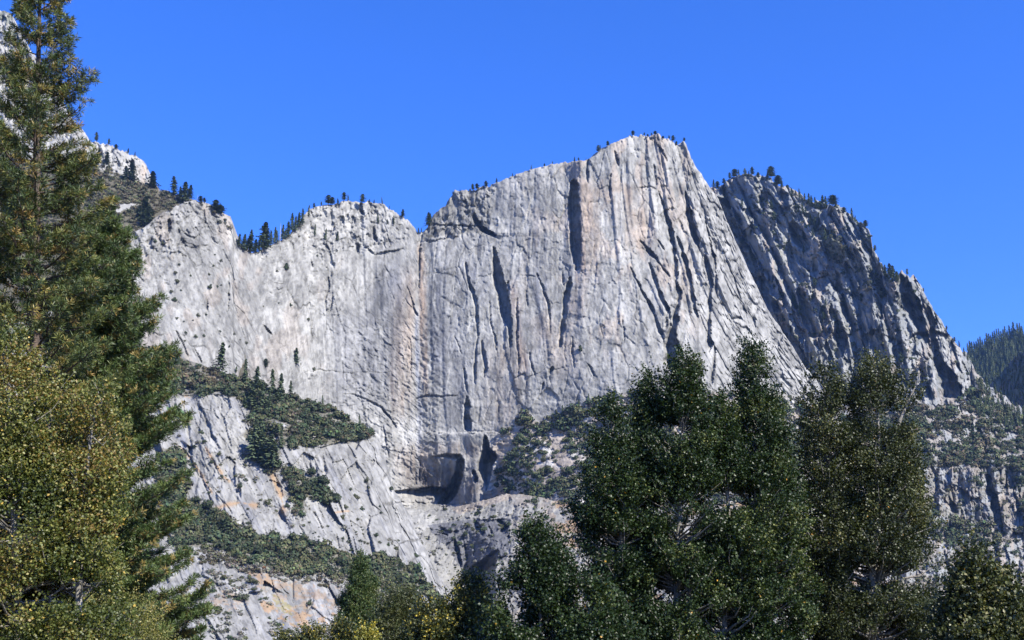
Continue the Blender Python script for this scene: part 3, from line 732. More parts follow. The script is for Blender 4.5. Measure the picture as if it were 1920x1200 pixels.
def bush_cloud(centres, R, cols, nq=100, seed=1, flat=.75, size=.21):
    g = np.random.default_rng(seed); n = len(centres)
    d = g.normal(size=(n, nq, 3)); d /= np.linalg.norm(d, axis=2, keepdims=True)
    d[..., 2] = np.abs(d[..., 2]) * np.where(g.random((n, nq)) < .75, 1, -.5)
    lump = 1 + .28 * np.sin(d[..., 0] * 5 + g.uniform(0, 6, (n, 1))) * np.cos(d[..., 1] * 5 + d[..., 2] * 4 + g.uniform(0, 6, (n, 1)))
    rad = R[:, None] * g.uniform(.62, 1.05, (n, nq)) * lump
    P = centres[:, None, :] + d * rad[..., None] * np.array([1, 1, flat])
    N = d + g.normal(size=d.shape) * .45
    S = (R[:, None] * g.uniform(.6, 1.3, (n, nq)) * size)
    V = leaf_quads(P.reshape(-1, 3), N.reshape(-1, 3), S.ravel(), g)
    C = cols[:, None, :] * g.uniform(.65, 1.35, (n, nq, 1)) * (1 + .10 * g.normal(size=(n, nq, 3)))
    C = np.repeat(np.clip(C.reshape(-1, 3), .005, 1), 4, 0)
    return V, C

def sample_poly(poly, spacing, g, jitter=.5):
    p = np.array(poly, float); x0, y0 = p.min(0); x1, y1 = p.max(0)
    xs = np.arange(x0, x1, spacing); ys = np.arange(y0, y1, spacing * .8)
    X, Y = np.meshgrid(xs, ys)
    X = X + g.uniform(-jitter, jitter, X.shape) * spacing; Y = Y + g.uniform(-jitter, jitter, X.shape) * spacing
    X = X.ravel(); Y = Y.ravel(); m = inpoly(X, Y, poly)
    return X[m], Y[m]

def brush(name, land, polys, spacing, rpx, cols, keep=None, seed=1, nq=85, label=None, cat='bushes', edge=0):
    g = np.random.default_rng(seed); U = []; V = []; spacing = spacing * .84
    for poly in polys:
        a, b = sample_poly(poly, spacing, g, .6); U.append(a + 9 * fbm(a / 15, b / 15, seed + 3, 3)); V.append(b + 12 * fbm(a / 13, b / 13, seed + 4, 3))
    U = np.concatenate(U); V = np.concatenate(V)
    if keep is not None:
        m = keep(U, V); U = U[m]; V = V[m]
    m = V > land.crest(U) + 1; U = U[m]; V = V[m]
    P = land.at(U, V); px = mpp(V, P[:, 1])
    R = (rpx[0] * .5 + (rpx[1] * 1.1 - rpx[0] * .5) * g.random(len(U)) ** 2.1) * px * (1 + .35 * np.clip(fbm(U / 18, V / 18, seed, 2) * 2, -1, 1))
    P[:, 1] -= R * .35; P[:, 2] += R * .15
    cols = np.array(cols); w = g.random(len(U)); k = np.clip(((fbm(U / 30, V / 20, seed + 9, 3) + .5) * len(cols) + g.normal(size=len(U)) * .5).astype(int), 0, len(cols) - 1)
    C = cols[k] * g.uniform(.6, 1.5, (len(U), 1))
    Vx, Cx = bush_cloud(P, R, C, nq, seed)
    q = np.arange(len(Vx)).reshape(-1, 4)
    o = mesh_obj(name, Vx, q, mat=M_LEAFY, col=Cx)
    tag(o, label, cat, kind='stuff')
    return o

brush('chaparral', L5, [V1, V1B, V2], 5.4, (3.5, 10.5), [DGREEN, OLIVE, DGREEN * 1.1, BROWNG * .9], seed=31, keep=lambda u, v: (fbm(u / 16, v / 9, 321, 3) > -.36), label='dense dark green brush on the sloping ledge above the grey slabs')
brush('chaparral', L5, [V3, V3B], 5.6, (4, 11.5), [DGREEN, OLIVE, OLIVE * 1.1, DGREEN], seed=32, keep=lambda u, v: (fbm(u / 18, v / 10, 322, 3) > -.34), label='dark oak brush band running down across the lower hillside')
def _k1(u, v): return fbm(u / 22, v / 12, 301, 3) > .06
brush('dry_brush', L5, [[(330,1028),(400,1030),(500,1062),(540,1082),(640,1082),(740,1115),(790,1125),(780,1140),(700,1120),(640,1100),(540,1092),(470,1075),(400,1060),(370,1060)]], 6, (3, 6.5), [GREYG, GREYG * .8, BROWNG], seed=33, nq=80, label='grey leafless brush below the dark brush band')
brush('dry_brush', L5, [[(330,760),(420,830),(520,940),(600,960),(740,1000),(860,1180),(600,1080),(440,990),(340,930),(300,800)]], 10, (2.2, 5), [OLIVE, GREYG, DGREEN], keep=lambda u, v: fbm(u / 20, v / 12, 302, 3) > .17, seed=34, nq=80, label='small scrub tufts scattered over the grey granite slabs')
brush('dry_brush', L5, [[(370,1050),(470,1080),(560,1200),(370,1230)]], 8, (3, 7), [OLIVE, GREYG, GREYG * .8, DGREEN], keep=lambda u, v: fbm(u / 22, v / 14, 303, 3) > .02, seed=35, nq=80, label='mixed green and grey scrub on the lowest slabs beside the pines')
V4 = [(-20,300),(120,300),(150,292),(175,306),(210,322),(245,340),(290,357),(330,366),(352,376),(320,392),(290,408),(262,428),(232,440),(200,446),(100,470),(-20,470)]
brush('chaparral', L4, [V4], 5.2, (3, 6.2), [BROWNG, BROWNG * .9, OLIVE, BROWNG * 1.15], keep=lambda u, v: ~inpoly(u, v, [(215,396),(226,384),(245,381),(258,385),(250,390),(225,402)]), seed=36, nq=80, label='brownish green brush covering the slope under the upper left cliff')
brush('chaparral', L3, [[(212,452),(232,438),(262,428),(300,404),(345,380),(372,376),(400,384),(420,402),(436,430),(425,425),(400,400),(370,386),(345,388),(312,404),(270,428),(240,450)]], 6.5, (2, 4.6), [DGREEN, BROWNG], keep=lambda u, v: fbm(u / 12, v / 9, 304, 3) > -.02, seed=37, nq=70, label='low brush edging the top of the rounded left knob')
TAL = [(935,822),(960,795),(985,775),(1010,795),(1050,775),(1110,753),(1180,740),(1300,735),(1480,745),(1560,800),(1600,960),(1000,960),(935,925),(925,900),(955,850),(975,810),(940,815)]
brush('chaparral', L3, [TAL], 6.8, (4.5, 9), [DGREEN * 1.15, OLIVE, DGREEN], keep=lambda u, v: (fbm(u / 26, v / 16, 305, 3) > -.20) & ~inpoly(u, v, [(1040,850),(1062,848),(1078,868),(1062,880),(1045,872)]) | (v > 895) & (v < 935), seed=38, label='blue green brush patches on the talus fan at the cliff foot')
brush('chaparral', L6, [[(930,925),(1000,930),(1100,940),(1300,935),(1480,960),(1480,1000),(1100,965),(1000,940),(940,938)]], 6, (3, 6), [DGREEN, OLIVE], keep=lambda u, v: fbm(u / 26, v / 16, 306, 3) > -.05, seed=39, nq=80, label='brush along the back edge of the granite bench')
brush('dry_brush', L6, [[(800,960),(1000,935),(1300,950),(1500,1000),(1500,1200),(1000,1200),(940,1060),(870,1110),(800,1030)]], 11, (2, 5.5), [DGREEN, OLIVE, GREYG * .7], keep=lambda u, v: fbm(u / 22, v / 10, 307, 3) > .10, seed=40, nq=80, label='small dark shrubs scattered over the bench and gorge')
LR = [(1560,720),(1640,740),(1700,745),(1745,770),(1800,745),(1830,730),(1880,760),(1930,800),(1960,900),(1960,1000),(1930,1010),(1900,880),(1800,870),(1740,880),(1690,860),(1600,900)]
brush('chaparral', L2, [LR], 6.2, (5, 9.5), [DGREEN * 1.1, OLIVE, DGREEN, BROWNG], keep=lambda u, v: (fbm(u / 34, v / 18, 308, 3) > -.27), seed=41, label='dark scrub on the steep slope below the jagged mountain')
brush('chaparral', L2, [[(1700,975),(1760,960),(1800,975),(1850,985),(1880,1010),(1850,1040),(1800,1020),(1740,1015)]], 6.5, (4, 8.5), [DGREEN * 1.1, OLIVE], keep=lambda u, v: fbm(u / 24, v / 16, 309, 3) > -.2, seed=42, label='shrub thicket on the ledge between the lower right crags')
brush('chaparral', L2, [[(1640,860),(1960,870),(1960,1230),(1640,1230)]], 10, (3, 6.5), [DGREEN * 1.1, OLIVE, GREYG * .8], keep=lambda u, v: fbm(u / 26, v / 22, 310, 3) > .04, seed=43, nq=80, label='scattered scrub growing in the cracks of the lower right crags')
brush('chaparral', L2, [[(1530,425),(1562,425),(1600,470),(1650,520),(1665,560),(1640,560),(1590,500),(1560,495)]], 6, (2.6, 5.5), [BROWNG, OLIVE], keep=lambda u, v: fbm(u / 18, v / 16, 311, 3) > -.12, seed=44, nq=80, label='olive brush patch in the bowl near the jagged crest')
brush('chaparral', L2, [[(1340,345),(1620,420),(1700,520),(1780,640),(1830,720),(1700,745),(1480,640)]], 13, (2, 4.6), [DGREEN * 1.1, OLIVE], keep=lambda u, v: fbm(u / 24, v / 20, 312, 3) > .05, seed=45, nq=80, label='dark scrub tufts clinging to the jagged mountain face')

# ---- small conifers ----------------------------------------------------
def tube(poly, radii, sides=5):
    poly = np.asarray(poly, float); n = len(poly); vs = []; fs = []
    for i in range(n):
        t = poly[min(i + 1, n - 1)] - poly[max(i - 1, 0)]; t = t / (np.linalg.norm(t) + 1e-9)
        a = np.cross(t, [0.31, .95, .1]); a /= np.linalg.norm(a) + 1e-9; b = np.cross(t, a)
        for k in range(sides):
            an = 2 * math.pi * k / sides
            vs.append(poly[i] + (a * math.cos(an) + b * math.sin(an)) * radii[i])
    for i in range(n - 1):
        for k in range(sides):
            k2 = (k + 1) % sides
            fs.append((i * sides + k, i * sides + k2, (i + 1) * sides + k2, (i + 1) * sides + k))
    return np.array(vs), fs

class Acc:
    def __init__(s): s.v = []; s.f = []; s.n = 0; s.c = []
    def add(s, v, f, c=None):
        v = np.asarray(v); s.v.append(v); s.f.append(np.asarray(f, np.int64) + s.n); s.n += len(v)
        if c is not None: s.c.append(np.broadcast_to(c, (len(v), 3)))
    def tube(s, p, r, sides=5): s.add(*tube(p, r, sides))
    def arr(s): return np.concatenate(s.v), np.concatenate(s.f)

def fir_template(name, kind, seed):
    """unit height tree, single mesh: trunk then crown"""
    g = np.random.default_rng(seed); a = Acc()
    a.tube([(0, 0, -.12), (0, 0, .5), (g.normal() * .01, 0, 1.0)], [.016, .011, .003], 4)
    nt = len(a.f[0]); P = []; N = []; S = []
    if kind != 'snag':
        z = .08 if kind == 'fir' else .18
        while z < .99:
            if kind == 'fir': R = .23 * (1 - z) ** .8 + .015
            else: R = .20 * math.sin(min(1, (1.04 - z) / .8) * math.pi * .70) + .02
            nb = 7
            for k in range(nb):
                an = g.uniform(0, 6.28); L = R * g.uniform(.35, 1.25)
                if g.random() < .12: continue
                for q in range(4):
                    f = (q + 1) / 4.0; r = L * f
                    P.append((math.cos(an) * r, math.sin(an) * r, z - (.25 * r if kind == 'fir' else -.1 * r) + g.normal() * .008))
                    N.append((math.cos(an) * .6 + g.normal() * .3, math.sin(an) * .6 + g.normal() * .3, .9)); S.append(.030 * (1.25 - .45 * f) * (1 if kind == 'fir' else 1.3))
            z += .028
    else:
        for k in range(16):
            z = g.uniform(.35, .95); an = g.uniform(0, 6.28); L = .10 * (1.1 - z)
            a.tube([(0, 0, z), (math.cos(an) * L, math.sin(an) * L, z - .01)], [.004, .002], 3)
    V, F = a.arr(); mi = np.zeros(len(F), int); col = np.tile(np.array([.16, .13, .11]) if kind != 'snag' else np.array([.34, .32, .30]), (len(V), 1))
    if P:
        lv = leaf_quads(np.array(P), np.array(N), np.array(S), g)
        lc = np.repeat(DGREEN * 2.1 * g.uniform(.7, 1.3, (len(P), 1)), 4, 0)
        F = np.concatenate([F, np.arange(len(lv)).reshape(-1, 4) + len(V)]); V = np.concatenate([V, lv]); col = np.concatenate([col, lc])
    o = mesh_obj(name, V, F, mat=M_LEAFY, col=col, link=False)
    return o.data
TREES = {'fir': [fir_template('fir', 'fir', 50 + k) for k in range(4)], 'pine': [fir_template('pine', 'pine', 60 + k) for k in range(3)], 'snag': [fir_template('dead_tree', 'snag', 70)]}
_ones = ['', 'first', 'second', 'third', 'fourth', 'fifth', 'sixth', 'seventh', 'eighth', 'ninth', 'tenth', 'eleventh', 'twelfth', 'thirteenth', 'fourteenth', 'fifteenth', 'sixteenth', 'seventeenth', 'eighteenth', 'nineteenth', 'twentieth']
def ordw(k):
    if k <= 20: return _ones[k]
    t = {2: 'twenty', 3: 'thirty', 4: 'forty'}[k // 10]
    return t + '-' + _ones[k % 10] if k % 10 else {3: 'thirtieth', 4: 'fortieth'}[k // 10]

def conifers(land, rows, group, phrase, seed=0, lean=0.05):
    """rows (u, base v, height px, kind). One object each"""
    g = np.random.default_rng(seed)
    rows = sorted(rows, key=lambda r: r[0]); n = len(rows)
    for k, r in enumerate(rows):
        kind = r[3] if len(r) > 3 else 'fir'
        u, v, h = r[0], r[1], r[2]
        cr = float(land.crest(np.array([float(u)]))[0])
        vv = max(v, cr + .5)
        if v < cr + 6: vv = cr + .5
        P = land.at(np.array([u]), np.array([vv]))[0]
        hm = h * mpp(vv, P[1]) * 1.12 * g.uniform(.88, 1.15)
        nm = {'fir': 'fir_tree', 'pine': 'pine_tree', 'snag': 'dead_tree'}[kind]
        me = TREES[kind][g.integers(len(TREES[kind]))]
        o = bpy.data.objects.new(nm, me); COL.objects.link(o)
        o.location = (P[0], P[1] - (hm * .04), P[2] - hm * .02)
        ws = (r[4] if len(r) > 4 else 1.0) * g.uniform(.8, 1.35) * (1.12 if kind == 'pine' else 1.05)
        o.scale = (hm * ws, hm * ws, hm)
        o.rotation_euler = (g.normal() * lean, g.normal() * lean, g.uniform(0, 6.28))
        look = {'fir': 'dark pointed fir', 'pine': 'bushy topped pine', 'snag': 'bare grey dead trunk'}[kind]
        where = 'leftmost' if k == 0 else ('rightmost' if k == n - 1 else ordw(k + 1) + ' from left')
        tag(o, f'{look}, {where} {phrase}', 'tree', group)

F, PN, SN = 'fir', 'pine', 'snag'
conifers(L4, [(181,262,18,PN),(204,274,12,PN),(218,275,9,PN,1.2),(240,286,8),(253,293,7),(199,316,30,F,1.2),(184,306,24,F,1.2),(247,342,40,F,1.5),(237,338,28,F,1.3),(285,353,30,F,1.5)],
         'trees by the upper left cliff', 'by the upper left cliff', 1)
conifers(L4, [(327,365,30,F,1.4),(345,380,34,F,1.5),(355,373,25,F,1.1),(338,372,20,F,1.4),(272,402,34,F,1.8),(268,425,36,F,1.8),(280,420,30,F,1.6),(258,412,26,F,1.6),(369,374,16,SN)],
         'trees on the brushy left slope', 'on the brushy left slope', 2)
conifers(L3, [(376,384,12,PN,1.5),(405,398,22,PN,1.4),(412,403,18,PN,1.6),(384,384,9,PN,1.5)], 'pines on the left knob', 'on top of the left knob', 3)
conifers(L3, [(447,462,20),(456,470,28,F,1.3),(465,472,28,F,1.3),(470,462,36),(478,472,24,F,1.3),(493,466,48,F,1.1),(486,470,30),(501,464,32),(508,460,26),(515,456,27),(520,452,22),(525,450,28,SN),(530,447,30),(535,444,20),(540,442,27),(548,437,33),(554,433,30),(561,427,31),(567,420,28),(578,406,20,F,.8)],
         'conifers in the notch left of the falls wall', 'in the notch beside the left knob', 4)
conifers(L3, [(589,390,9,PN),(603,388,9,PN),(615,386,18,PN,1.2),(623,386,14,PN,1.4),(634,383,11),(645,382,14,PN,1.6),(653,380,11),(679,377,15,PN,1.3),(693,380,6),(701,381,8),(717,387,12,F,.7),(730,393,7),(755,407,13,F,1.4),(785,437,10),(790,437,8)],
         'small trees on the falls wall rim', 'on the rim of the falls wall', 5)
conifers(L3, [(709,418,15),(738,420,15),(726,420,9),(590,442,20,F,.8),(610,450,18,F,.7),(632,452,19,F,.8),(537,508,14,PN,1.4)], 'trees on ledges under the falls wall rim', 'on ledges just under the falls wall rim', 6)
conifers(L3, [(803,414,24,F,1.1),(807,408,16),(849,364,6,PN),(863,356,5),(887,350,12,PN,1.2),(895,352,10,PN,1.4),(911,349,11,PN,1.3),(931,338,9),(961,330,6),(996,316,9),(1021,311,5,PN),(1036,307,5,PN),(1077,301,9,F,1.2),(1085,301,6,PN,1.3),(1099,300,4)],
         'trees on the shoulder of the great cliff', 'on the sloping shoulder of the great cliff', 7)
conifers(L3, [(1121,285,13,PN,1.2),(1125,282,9),(1140,274,10,PN,1.4),(1187,256,9,PN,1.3),(1208,252,6,PN,1.4),(1215,251,5,PN,1.5),(1222,251,6,PN),(1229,252,8,PN,1.4),(1243,255,6,PN,1.4),(1255,262,7,PN),(1262,268,10,PN,1.2),(1268,270,10,PN),(1283,268,7,PN,1.3)],
         'trees on the summit of the great cliff', 'on the summit of the great cliff', 8)
conifers(L2, [(1338,352,12),(1345,350,13,PN),(1357,345,12,PN),(1369,340,12,PN),(1378,337,13,PN,1.4),(1385,334,10),(1397,332,15,PN),(1404,332,12),(1411,332,15,PN),(1422,334,12,PN,1.4),(1430,338,11),(1438,338,14),(1446,338,20,PN,1.5),(1458,350,18,PN,1.4),(1466,356,15)],
         'trees on the jagged summit', 'on the summit of the jagged mountain', 9)
conifers(L2, [(1477,364,15,PN),(1485,368,14),(1493,370,13),(1500,372,17),(1508,378,16),(1517,384,21),(1522,388,23),(1530,392,20),(1537,395,17,PN),(1543,392,22),(1549,390,20),(1561,388,18,PN,1.5),(1568,392,13,PN),(1582,400,11,PN,1.4),(1598,412,22),(1603,420,16),(1608,424,12),(1616,430,15),(1623,430,13,PN,1.3)],
         'trees down the right crest of the jagged mountain', 'along the right crest of the jagged mountain', 10)
conifers(L2, [(1648,492,9),(1653,505,12,PN),(1660,520,22,F,1.3),(1668,527,26,F,1.3),(1675,530,30,F,1.3),(1682,530,18,PN,1.4),(1701,518,11,PN),(1732,552,9,PN),(1775,625,8,PN),(1790,646,9,PN),(1799,655,11),(1808,668,14),(1815,676,14)],
         'trees around the notch and rock spike', 'around the right spike and the ridge below it', 11)
conifers(L2, [(1487,568,22),(1493,580,26),(1500,590,20),(1535,424,22),(1528,434,25),(1548,452,20),(1520,420,20),(1505,400,18),(1512,408,20),(1555,440,18),(1470,470,16),(1655,560,20,PN,1.4),(1710,575,14),(1640,450,12,PN)],
         'trees on the jagged face', 'standing on the jagged mountain face', 12)
conifers(L5, [(412,702,46,F,1.0),(460,724,46,F,1.1),(478,730,44,F,1.1),(511,738,40,F,1.1),(527,748,40,F,1.1),(545,728,28,F,1.1),(470,768,44,F,1.3),(490,770,42,F,1.3),(502,776,38,F,1.3),(520,768,34,F,1.2),(484,745,30,F,1.2)],
         'conifers on the upper brush ledge', 'on the upper brush ledge', 13)
conifers(L5, [(475,862,56,F,1.3),(490,868,60,F,1.3),(502,872,50,F,1.4),(513,878,44,F,1.3),(484,842,40,F,1.2),(527,840,33,F,1.2)], 'conifers in the gully between slabs', 'in the gully between the grey slabs', 14)
conifers(L5, [(605,752,17,F,.8),(675,790,19,F,.7),(398,1010,26,F,1.4),(388,1000,24,F,1.3),(424,1000,26,F,1.4)], 'lone conifers on the brush bands', 'standing alone on the brush bands', 15)
conifers(L3, [(556,682,26,F,1.2),(498,688,13,PN,1.5),(442,700,12,PN),(1088,660,13,PN,1.4)], 'trees on the bare walls', 'rooted high on the bare rock walls', 16)
conifers(L3, [(1102,759,20,F,.7),(1085,765,15,F,.9),(1055,785,23,F,1.0),(1044,786,17,F,1.0),(1035,790,14,F,1.0),(968,845,14,F,.7)], 'conifers at the foot of the great cliff', 'at the foot of the great cliff', 17)
_g = np.random.default_rng(5)
_far = [(float(x), 0, float(_g.uniform(15, 27)), F, .8) for x in np.arange(1816, 1921, 3.9)]
conifers(L1, _far, 'trees on the far right ridge', 'on the crest of the far right ridge', 18, .01)
_g = np.random.default_rng(77); _U, _V = sample_poly([(1370,370),(1480,360),(1600,440),(1680,600),(1720,720),(1560,700),(1450,560)], 12, _g); _i = _g.permutation(len(_U))[:30]
conifers(L2, [(float(_U[i]), float(_V[i]), float(_g.uniform(11, 19)), F if _g.random() < .6 else PN, 1.1) for i in _i], 'small trees scattered down the jagged face', 'of small ones scattered down the jagged face', 19)
# the wood behind the crest of the far ridge reads as one mass
def forest(name, land, poly, spacing, hpx, label, seed, keep=None):
    g = np.random.default_rng(seed); U, V = sample_poly(poly, spacing, g, .6)
    m = V > land.crest(U) + 2; U = U[m]; V = V[m]
    if keep is not None: m = keep(U, V); U = U[m]; V = V[m]
    P = land.at(U, V); px = mpp(V, P[:, 1]); H = g.uniform(hpx[0], hpx[1], len(U)) * px
    vs = []; cs = []; fs = []; n = 0
    for i in range(len(U)):
        me = _TD[g.integers(len(_TD))]; an = g.uniform(0, 6.28); c, s_ = math.cos(an), math.sin(an)
        v = me[0] @ np.array([[c, s_, 0], [-s_, c, 0], [0, 0, 1]]) * np.array([H[i] * .95, H[i] * .95, H[i]]) + P[i]
        vs.append(v); cs.append(me[1] * (g.uniform(.8, 1.25) if g.random() > .2 else np.array([1.9, 1.7, 1.7]))); fs.append(me[2] + n); n += len(v)
    o = mesh_obj(name, np.concatenate(vs), np.concatenate(fs), mat=M_LEAFY, col=np.concatenate(cs)); tag(o, label, 'forest', kind='stuff')
def _td(me):
    v = np.zeros(len(me.vertices) * 3, np.float32); me.vertices.foreach_get('co', v)
    c = np.zeros(len(me.vertices) * 4, np.float32); me.color_attributes['Col'].data.foreach_get('color', c)
    f = np.zeros(len(me.loops), np.int32); me.loops.foreach_get('vertex_index', f)
    return v.reshape(-1, 3).astype(float), c.reshape(-1, 4)[:, :3].astype(float), f.reshape(-1, 4)
_TD = [_td(m) for m in TREES['fir'][:2]]
forest('forest', L1, [(1800,660),(1920,620),(1960,620),(1960,700),(1880,720),(1850,760),(1810,700)], 5.5, (14, 22), 'conifer forest below the crest of the far right ridge', 81)
forest('forest', L1B, [(1845,765),(1870,706),(1890,686),(1915,660),(1960,640),(1960,800),(1930,800),(1880,790)], 6, (8, 15), 'sparse conifers on the shaded ridge at the right edge', 82)
forest('forest', L2, [(1830,715),(1870,735),(1930,790),(1960,900),(1930,840),(1880,800),(1840,790),(1820,760)], 9, (14, 24), 'conifer wood on the slope right of the jagged mountain', 83)

# ---- single shrubs on bare rock ----------------------------------------
def bush_template(seed, col, spread=1.0, q=150):
    g = np.random.default_rng(seed)
    off = np.array([(0, 0, .1), (.5, .1, -.05), (-.45, -.1, 0), (.1, .2, .45)]) + g.normal(size=(4, 3)) * .12
    off = off * spread
    V, C = bush_cloud(off, np.array([.75, .5, .5, .45]), np.array([col] * 4) * g.uniform(.8, 1.2, (4, 1)), q, seed, .85, .15)
    a = Acc(); a.tube([(0, 0, -.9), (.05, 0, -.3), (.1, .05, .2)], [.07, .05, .02], 5)
    tv, tf = a.arr()
    V2 = np.concatenate([tv, V]); C2_ = np.concatenate([np.tile([.12, .10, .08], (len(tv), 1)), C])
    Fq = np.concatenate([tf, np.arange(len(V)).reshape(-1, 4) + len(tv)])
    o = mesh_obj('shrub', V2, Fq, mat=M_LEAFY, col=C2_, link=False); return o.data
BT = [bush_template(90 + k, c) for k, c in enumerate([DGREEN, DGREEN * 1.2, OLIVE, OLIVE * .9])]
OAKT = [bush_template(190 + k, c, .7, 260) for k, c in enumerate([DGREEN, DGREEN * 1.15, OLIVE, DGREEN * .9])]
BT_DRY = bush_template(97, np.array([.20, .10, .05]))
def shrubs(land, rows, group, phrase, seed=0):
    g = np.random.default_rng(seed); rows = sorted(rows, key=lambda r: r[0]); n = len(rows)
    for k, r in enumerate(rows):
        u, v, s = r[0], r[1], r[2]
        P = land.at(np.array([u]), np.array([v]))[0]; R = s * mpp(v, P[1]) * .75
        dry = len(r) > 3
        o = bpy.data.objects.new('shrub', BT_DRY if dry else BT[g.integers(len(BT))]); COL.objects.link(o)
        o.location = (P[0], P[1] - R * .45, P[2]); o.scale = (R, R, R * g.uniform(.8, 1.3)); o.rotation_euler = (0, 0, g.uniform(0, 6.28))
        where = 'leftmost' if k == 0 else ('rightmost' if k == n - 1 else ordw(k + 1) + ' from left')
        tag(o, f'{"rusty brown dry" if dry else "dark green"} shrub, {where} {phrase}', 'shrub', group)
shrubs(L3, [(292,453,6),(305,457,5),(337,497,5),(330,513,6),(333,530,8),(328,563,8),(358,518,4),(322,548,5),(340,545,4)], 'shrubs in the left cracks of the buttress', 'growing along the long crack of the pale buttress', 1)
shrubs(L3, [(392,515,4),(415,490,5),(401,499,4),(395,540,7),(408,538,4),(415,535,3),(372,592,7),(362,601,3),(345,603,3),(332,598,5),(387,590,4),(403,478,3)], 'shrubs on the middle of the buttress', 'dotted over the middle of the pale buttress', 2)
shrubs(L3, [(348,625,5),(368,632,7),(383,630,5),(413,622,4),(440,627,4),(450,638,3),(462,645,6),(430,650,4),(347,640,4),(498,687,6)], 'shrubs low on the buttress', 'low on the pale buttress above the brush band', 3)
shrubs(L3, [(537,503,8),(578,600,5),(545,573,6),(520,509,4),(595,480,4),(494,575,3),(588,694,6),(523,568,3)], 'shrubs on the falls wall', 'on the left half of the falls wall', 4)
shrubs(L5, [(457,790,6),(378,812,9),(384,828,7),(412,852,7),(398,868,8),(413,872,6),(460,873,7),(350,850,8),(365,870,5),(440,862,4)], 'shrubs on the upper slabs', 'on the upper grey slabs below the first brush band', 5)
shrubs(L5, [(417,895,6),(443,893,6),(450,913,9),(338,928,12),(424,893,4),(478,905,5),(503,945,13),(497,1067,10,1),(465,955,5),(538,950,9),(390,905,5)], 'shrubs around the orange ledges', 'around the dry orange ledges', 6)
shrubs(L5, [(688,902,8),(657,918,7),(648,952,9),(668,935,10),(679,955,8),(712,950,5),(733,918,8),(642,972,8),(692,915,4),(714,962,5),(671,975,6)], 'shrubs on the right side of the slab spur', 'high on the right part of the slab spur', 7)
shrubs(L5, [(607,1015,7),(643,1010,5),(660,1032,8),(742,1030,8),(780,1043,9),(705,1005,9),(728,1022,7),(737,1045,5),(655,1010,5),(690,1020,5),(712,1018,6)], 'shrubs low on the slab spur', 'low on the slab spur above the long brush band', 8)
shrubs(L5, [(400,1108,12),(460,1123,10),(473,1090,13),(580,1132,11),(780,1142,6),(432,1095,6),(478,1105,9),(505,1160,6)], 'shrubs on the lowest slabs', 'on the lowest slabs', 9)
shrubs(L6, [(895,965,8),(925,950,6),(1003,953,8),(920,970,5),(940,992,12),(872,1003,9),(1027,983,5),(905,985,6),(955,985,8),(975,990,5),(886,1028,6),(812,1040,6),(790,1020,6)], 'shrubs on the bench above the gorge', 'on the granite bench above the gorge', 10)

# ---- bigger oaks standing in the brush
def oaks(land, poly, count, size, phrase, group, seed):
    g = np.random.default_rng(seed); U, V = sample_poly(poly, 9, g); i = g.permutation(len(U))[:count]
    U = U[i]; V = V[i]; o_ = np.argsort(U)
    for k, j in enumerate(o_):
        P = land.at(np.array([U[j]]), np.array([V[j]]))[0]; R = g.uniform(*size) * mpp(V[j], P[1])
        o = bpy.data.objects.new('oak_tree', OAKT[g.integers(len(OAKT))]); COL.objects.link(o)
        o.location = (P[0], P[1] - R * .5, P[2] + R * .35); o.scale = (R * g.uniform(.85, 1.2), R, R * g.uniform(1.0, 1.5)); o.rotation_euler = (0, 0, g.uniform(0, 6.28))
        where = 'leftmost' if k == 0 else ('rightmost' if k == count - 1 else ordw(k + 1) + ' from left')
        tag(o, f'round crowned oak, {where} {phrase}', 'tree', group)


oaks(L5, V1, 20, (7, 11), 'standing in the upper brush ledge', 'oaks in the upper brush ledge', 61)
oaks(L5, V2, 6, (9, 13), 'in the small brush clump on the slabs', 'oaks in the small brush clump', 62)
oaks(L5, V3, 26, (8, 13), 'standing in the lower brush band', 'oaks in the lower brush band', 63)
oaks(L3, [(960,840),(1060,790),(1100,780),(1100,930),(960,920)], 12, (6, 9), 'on the talus fan left of the cottonwoods', 'oaks on the talus fan', 64)
oaks(L2, [(1700,760),(1800,750),(1910,800),(1910,880),(1720,860)], 16, (6, 10), 'on the slope under the jagged mountain', 'oaks under the jagged mountain', 65)
# ------------------------------------------------------------------ near trees
M_CW = foliage_mat('cottonwood_leaf', .46, .35, .14)
M_YL = foliage_mat('autumn_leaf', .5, .4, .2)
M_ND = foliage_mat('pine_needle', .5, .35, .08)
M_BARK = bark_mat('pine_bark', (.035, .028, .022), (.10, .07, .05), 5)
M_PALE = bark_mat('pale_bark', (.10, .09, .075), (.26, .245, .21), 5)

def kite_leaves(P, A, L, W, g, fold=.25):
    n = len(P); A = A / (np.linalg.norm(A, axis=1, keepdims=True) + 1e-9)
    r = g.normal(size=(n, 3)) + np.array([0, 0, .8]); B = np.cross(A, r); B /= np.linalg.norm(B, axis=1, keepdims=True) + 1e-9
    N = np.cross(A, B); L = L.reshape(-1, 1); W = W.reshape(-1, 1)
    m = P + A * L * .42
    return np.stack([P, m - B * W + N * W * fold, P + A * L, m + B * W + N * W * fold], 1).reshape(-1, 3)

def leaf_faces(n):
    b = np.arange(n)[:, None] * 4
    return np.concatenate([b + np.array([0, 1, 2]), b + np.array([0, 2, 3])], 1).reshape(-1, 3)

def px_pt(u, v, Y): return unproj(np.array([float(u)]), np.array([float(v)]), float(Y))[0]

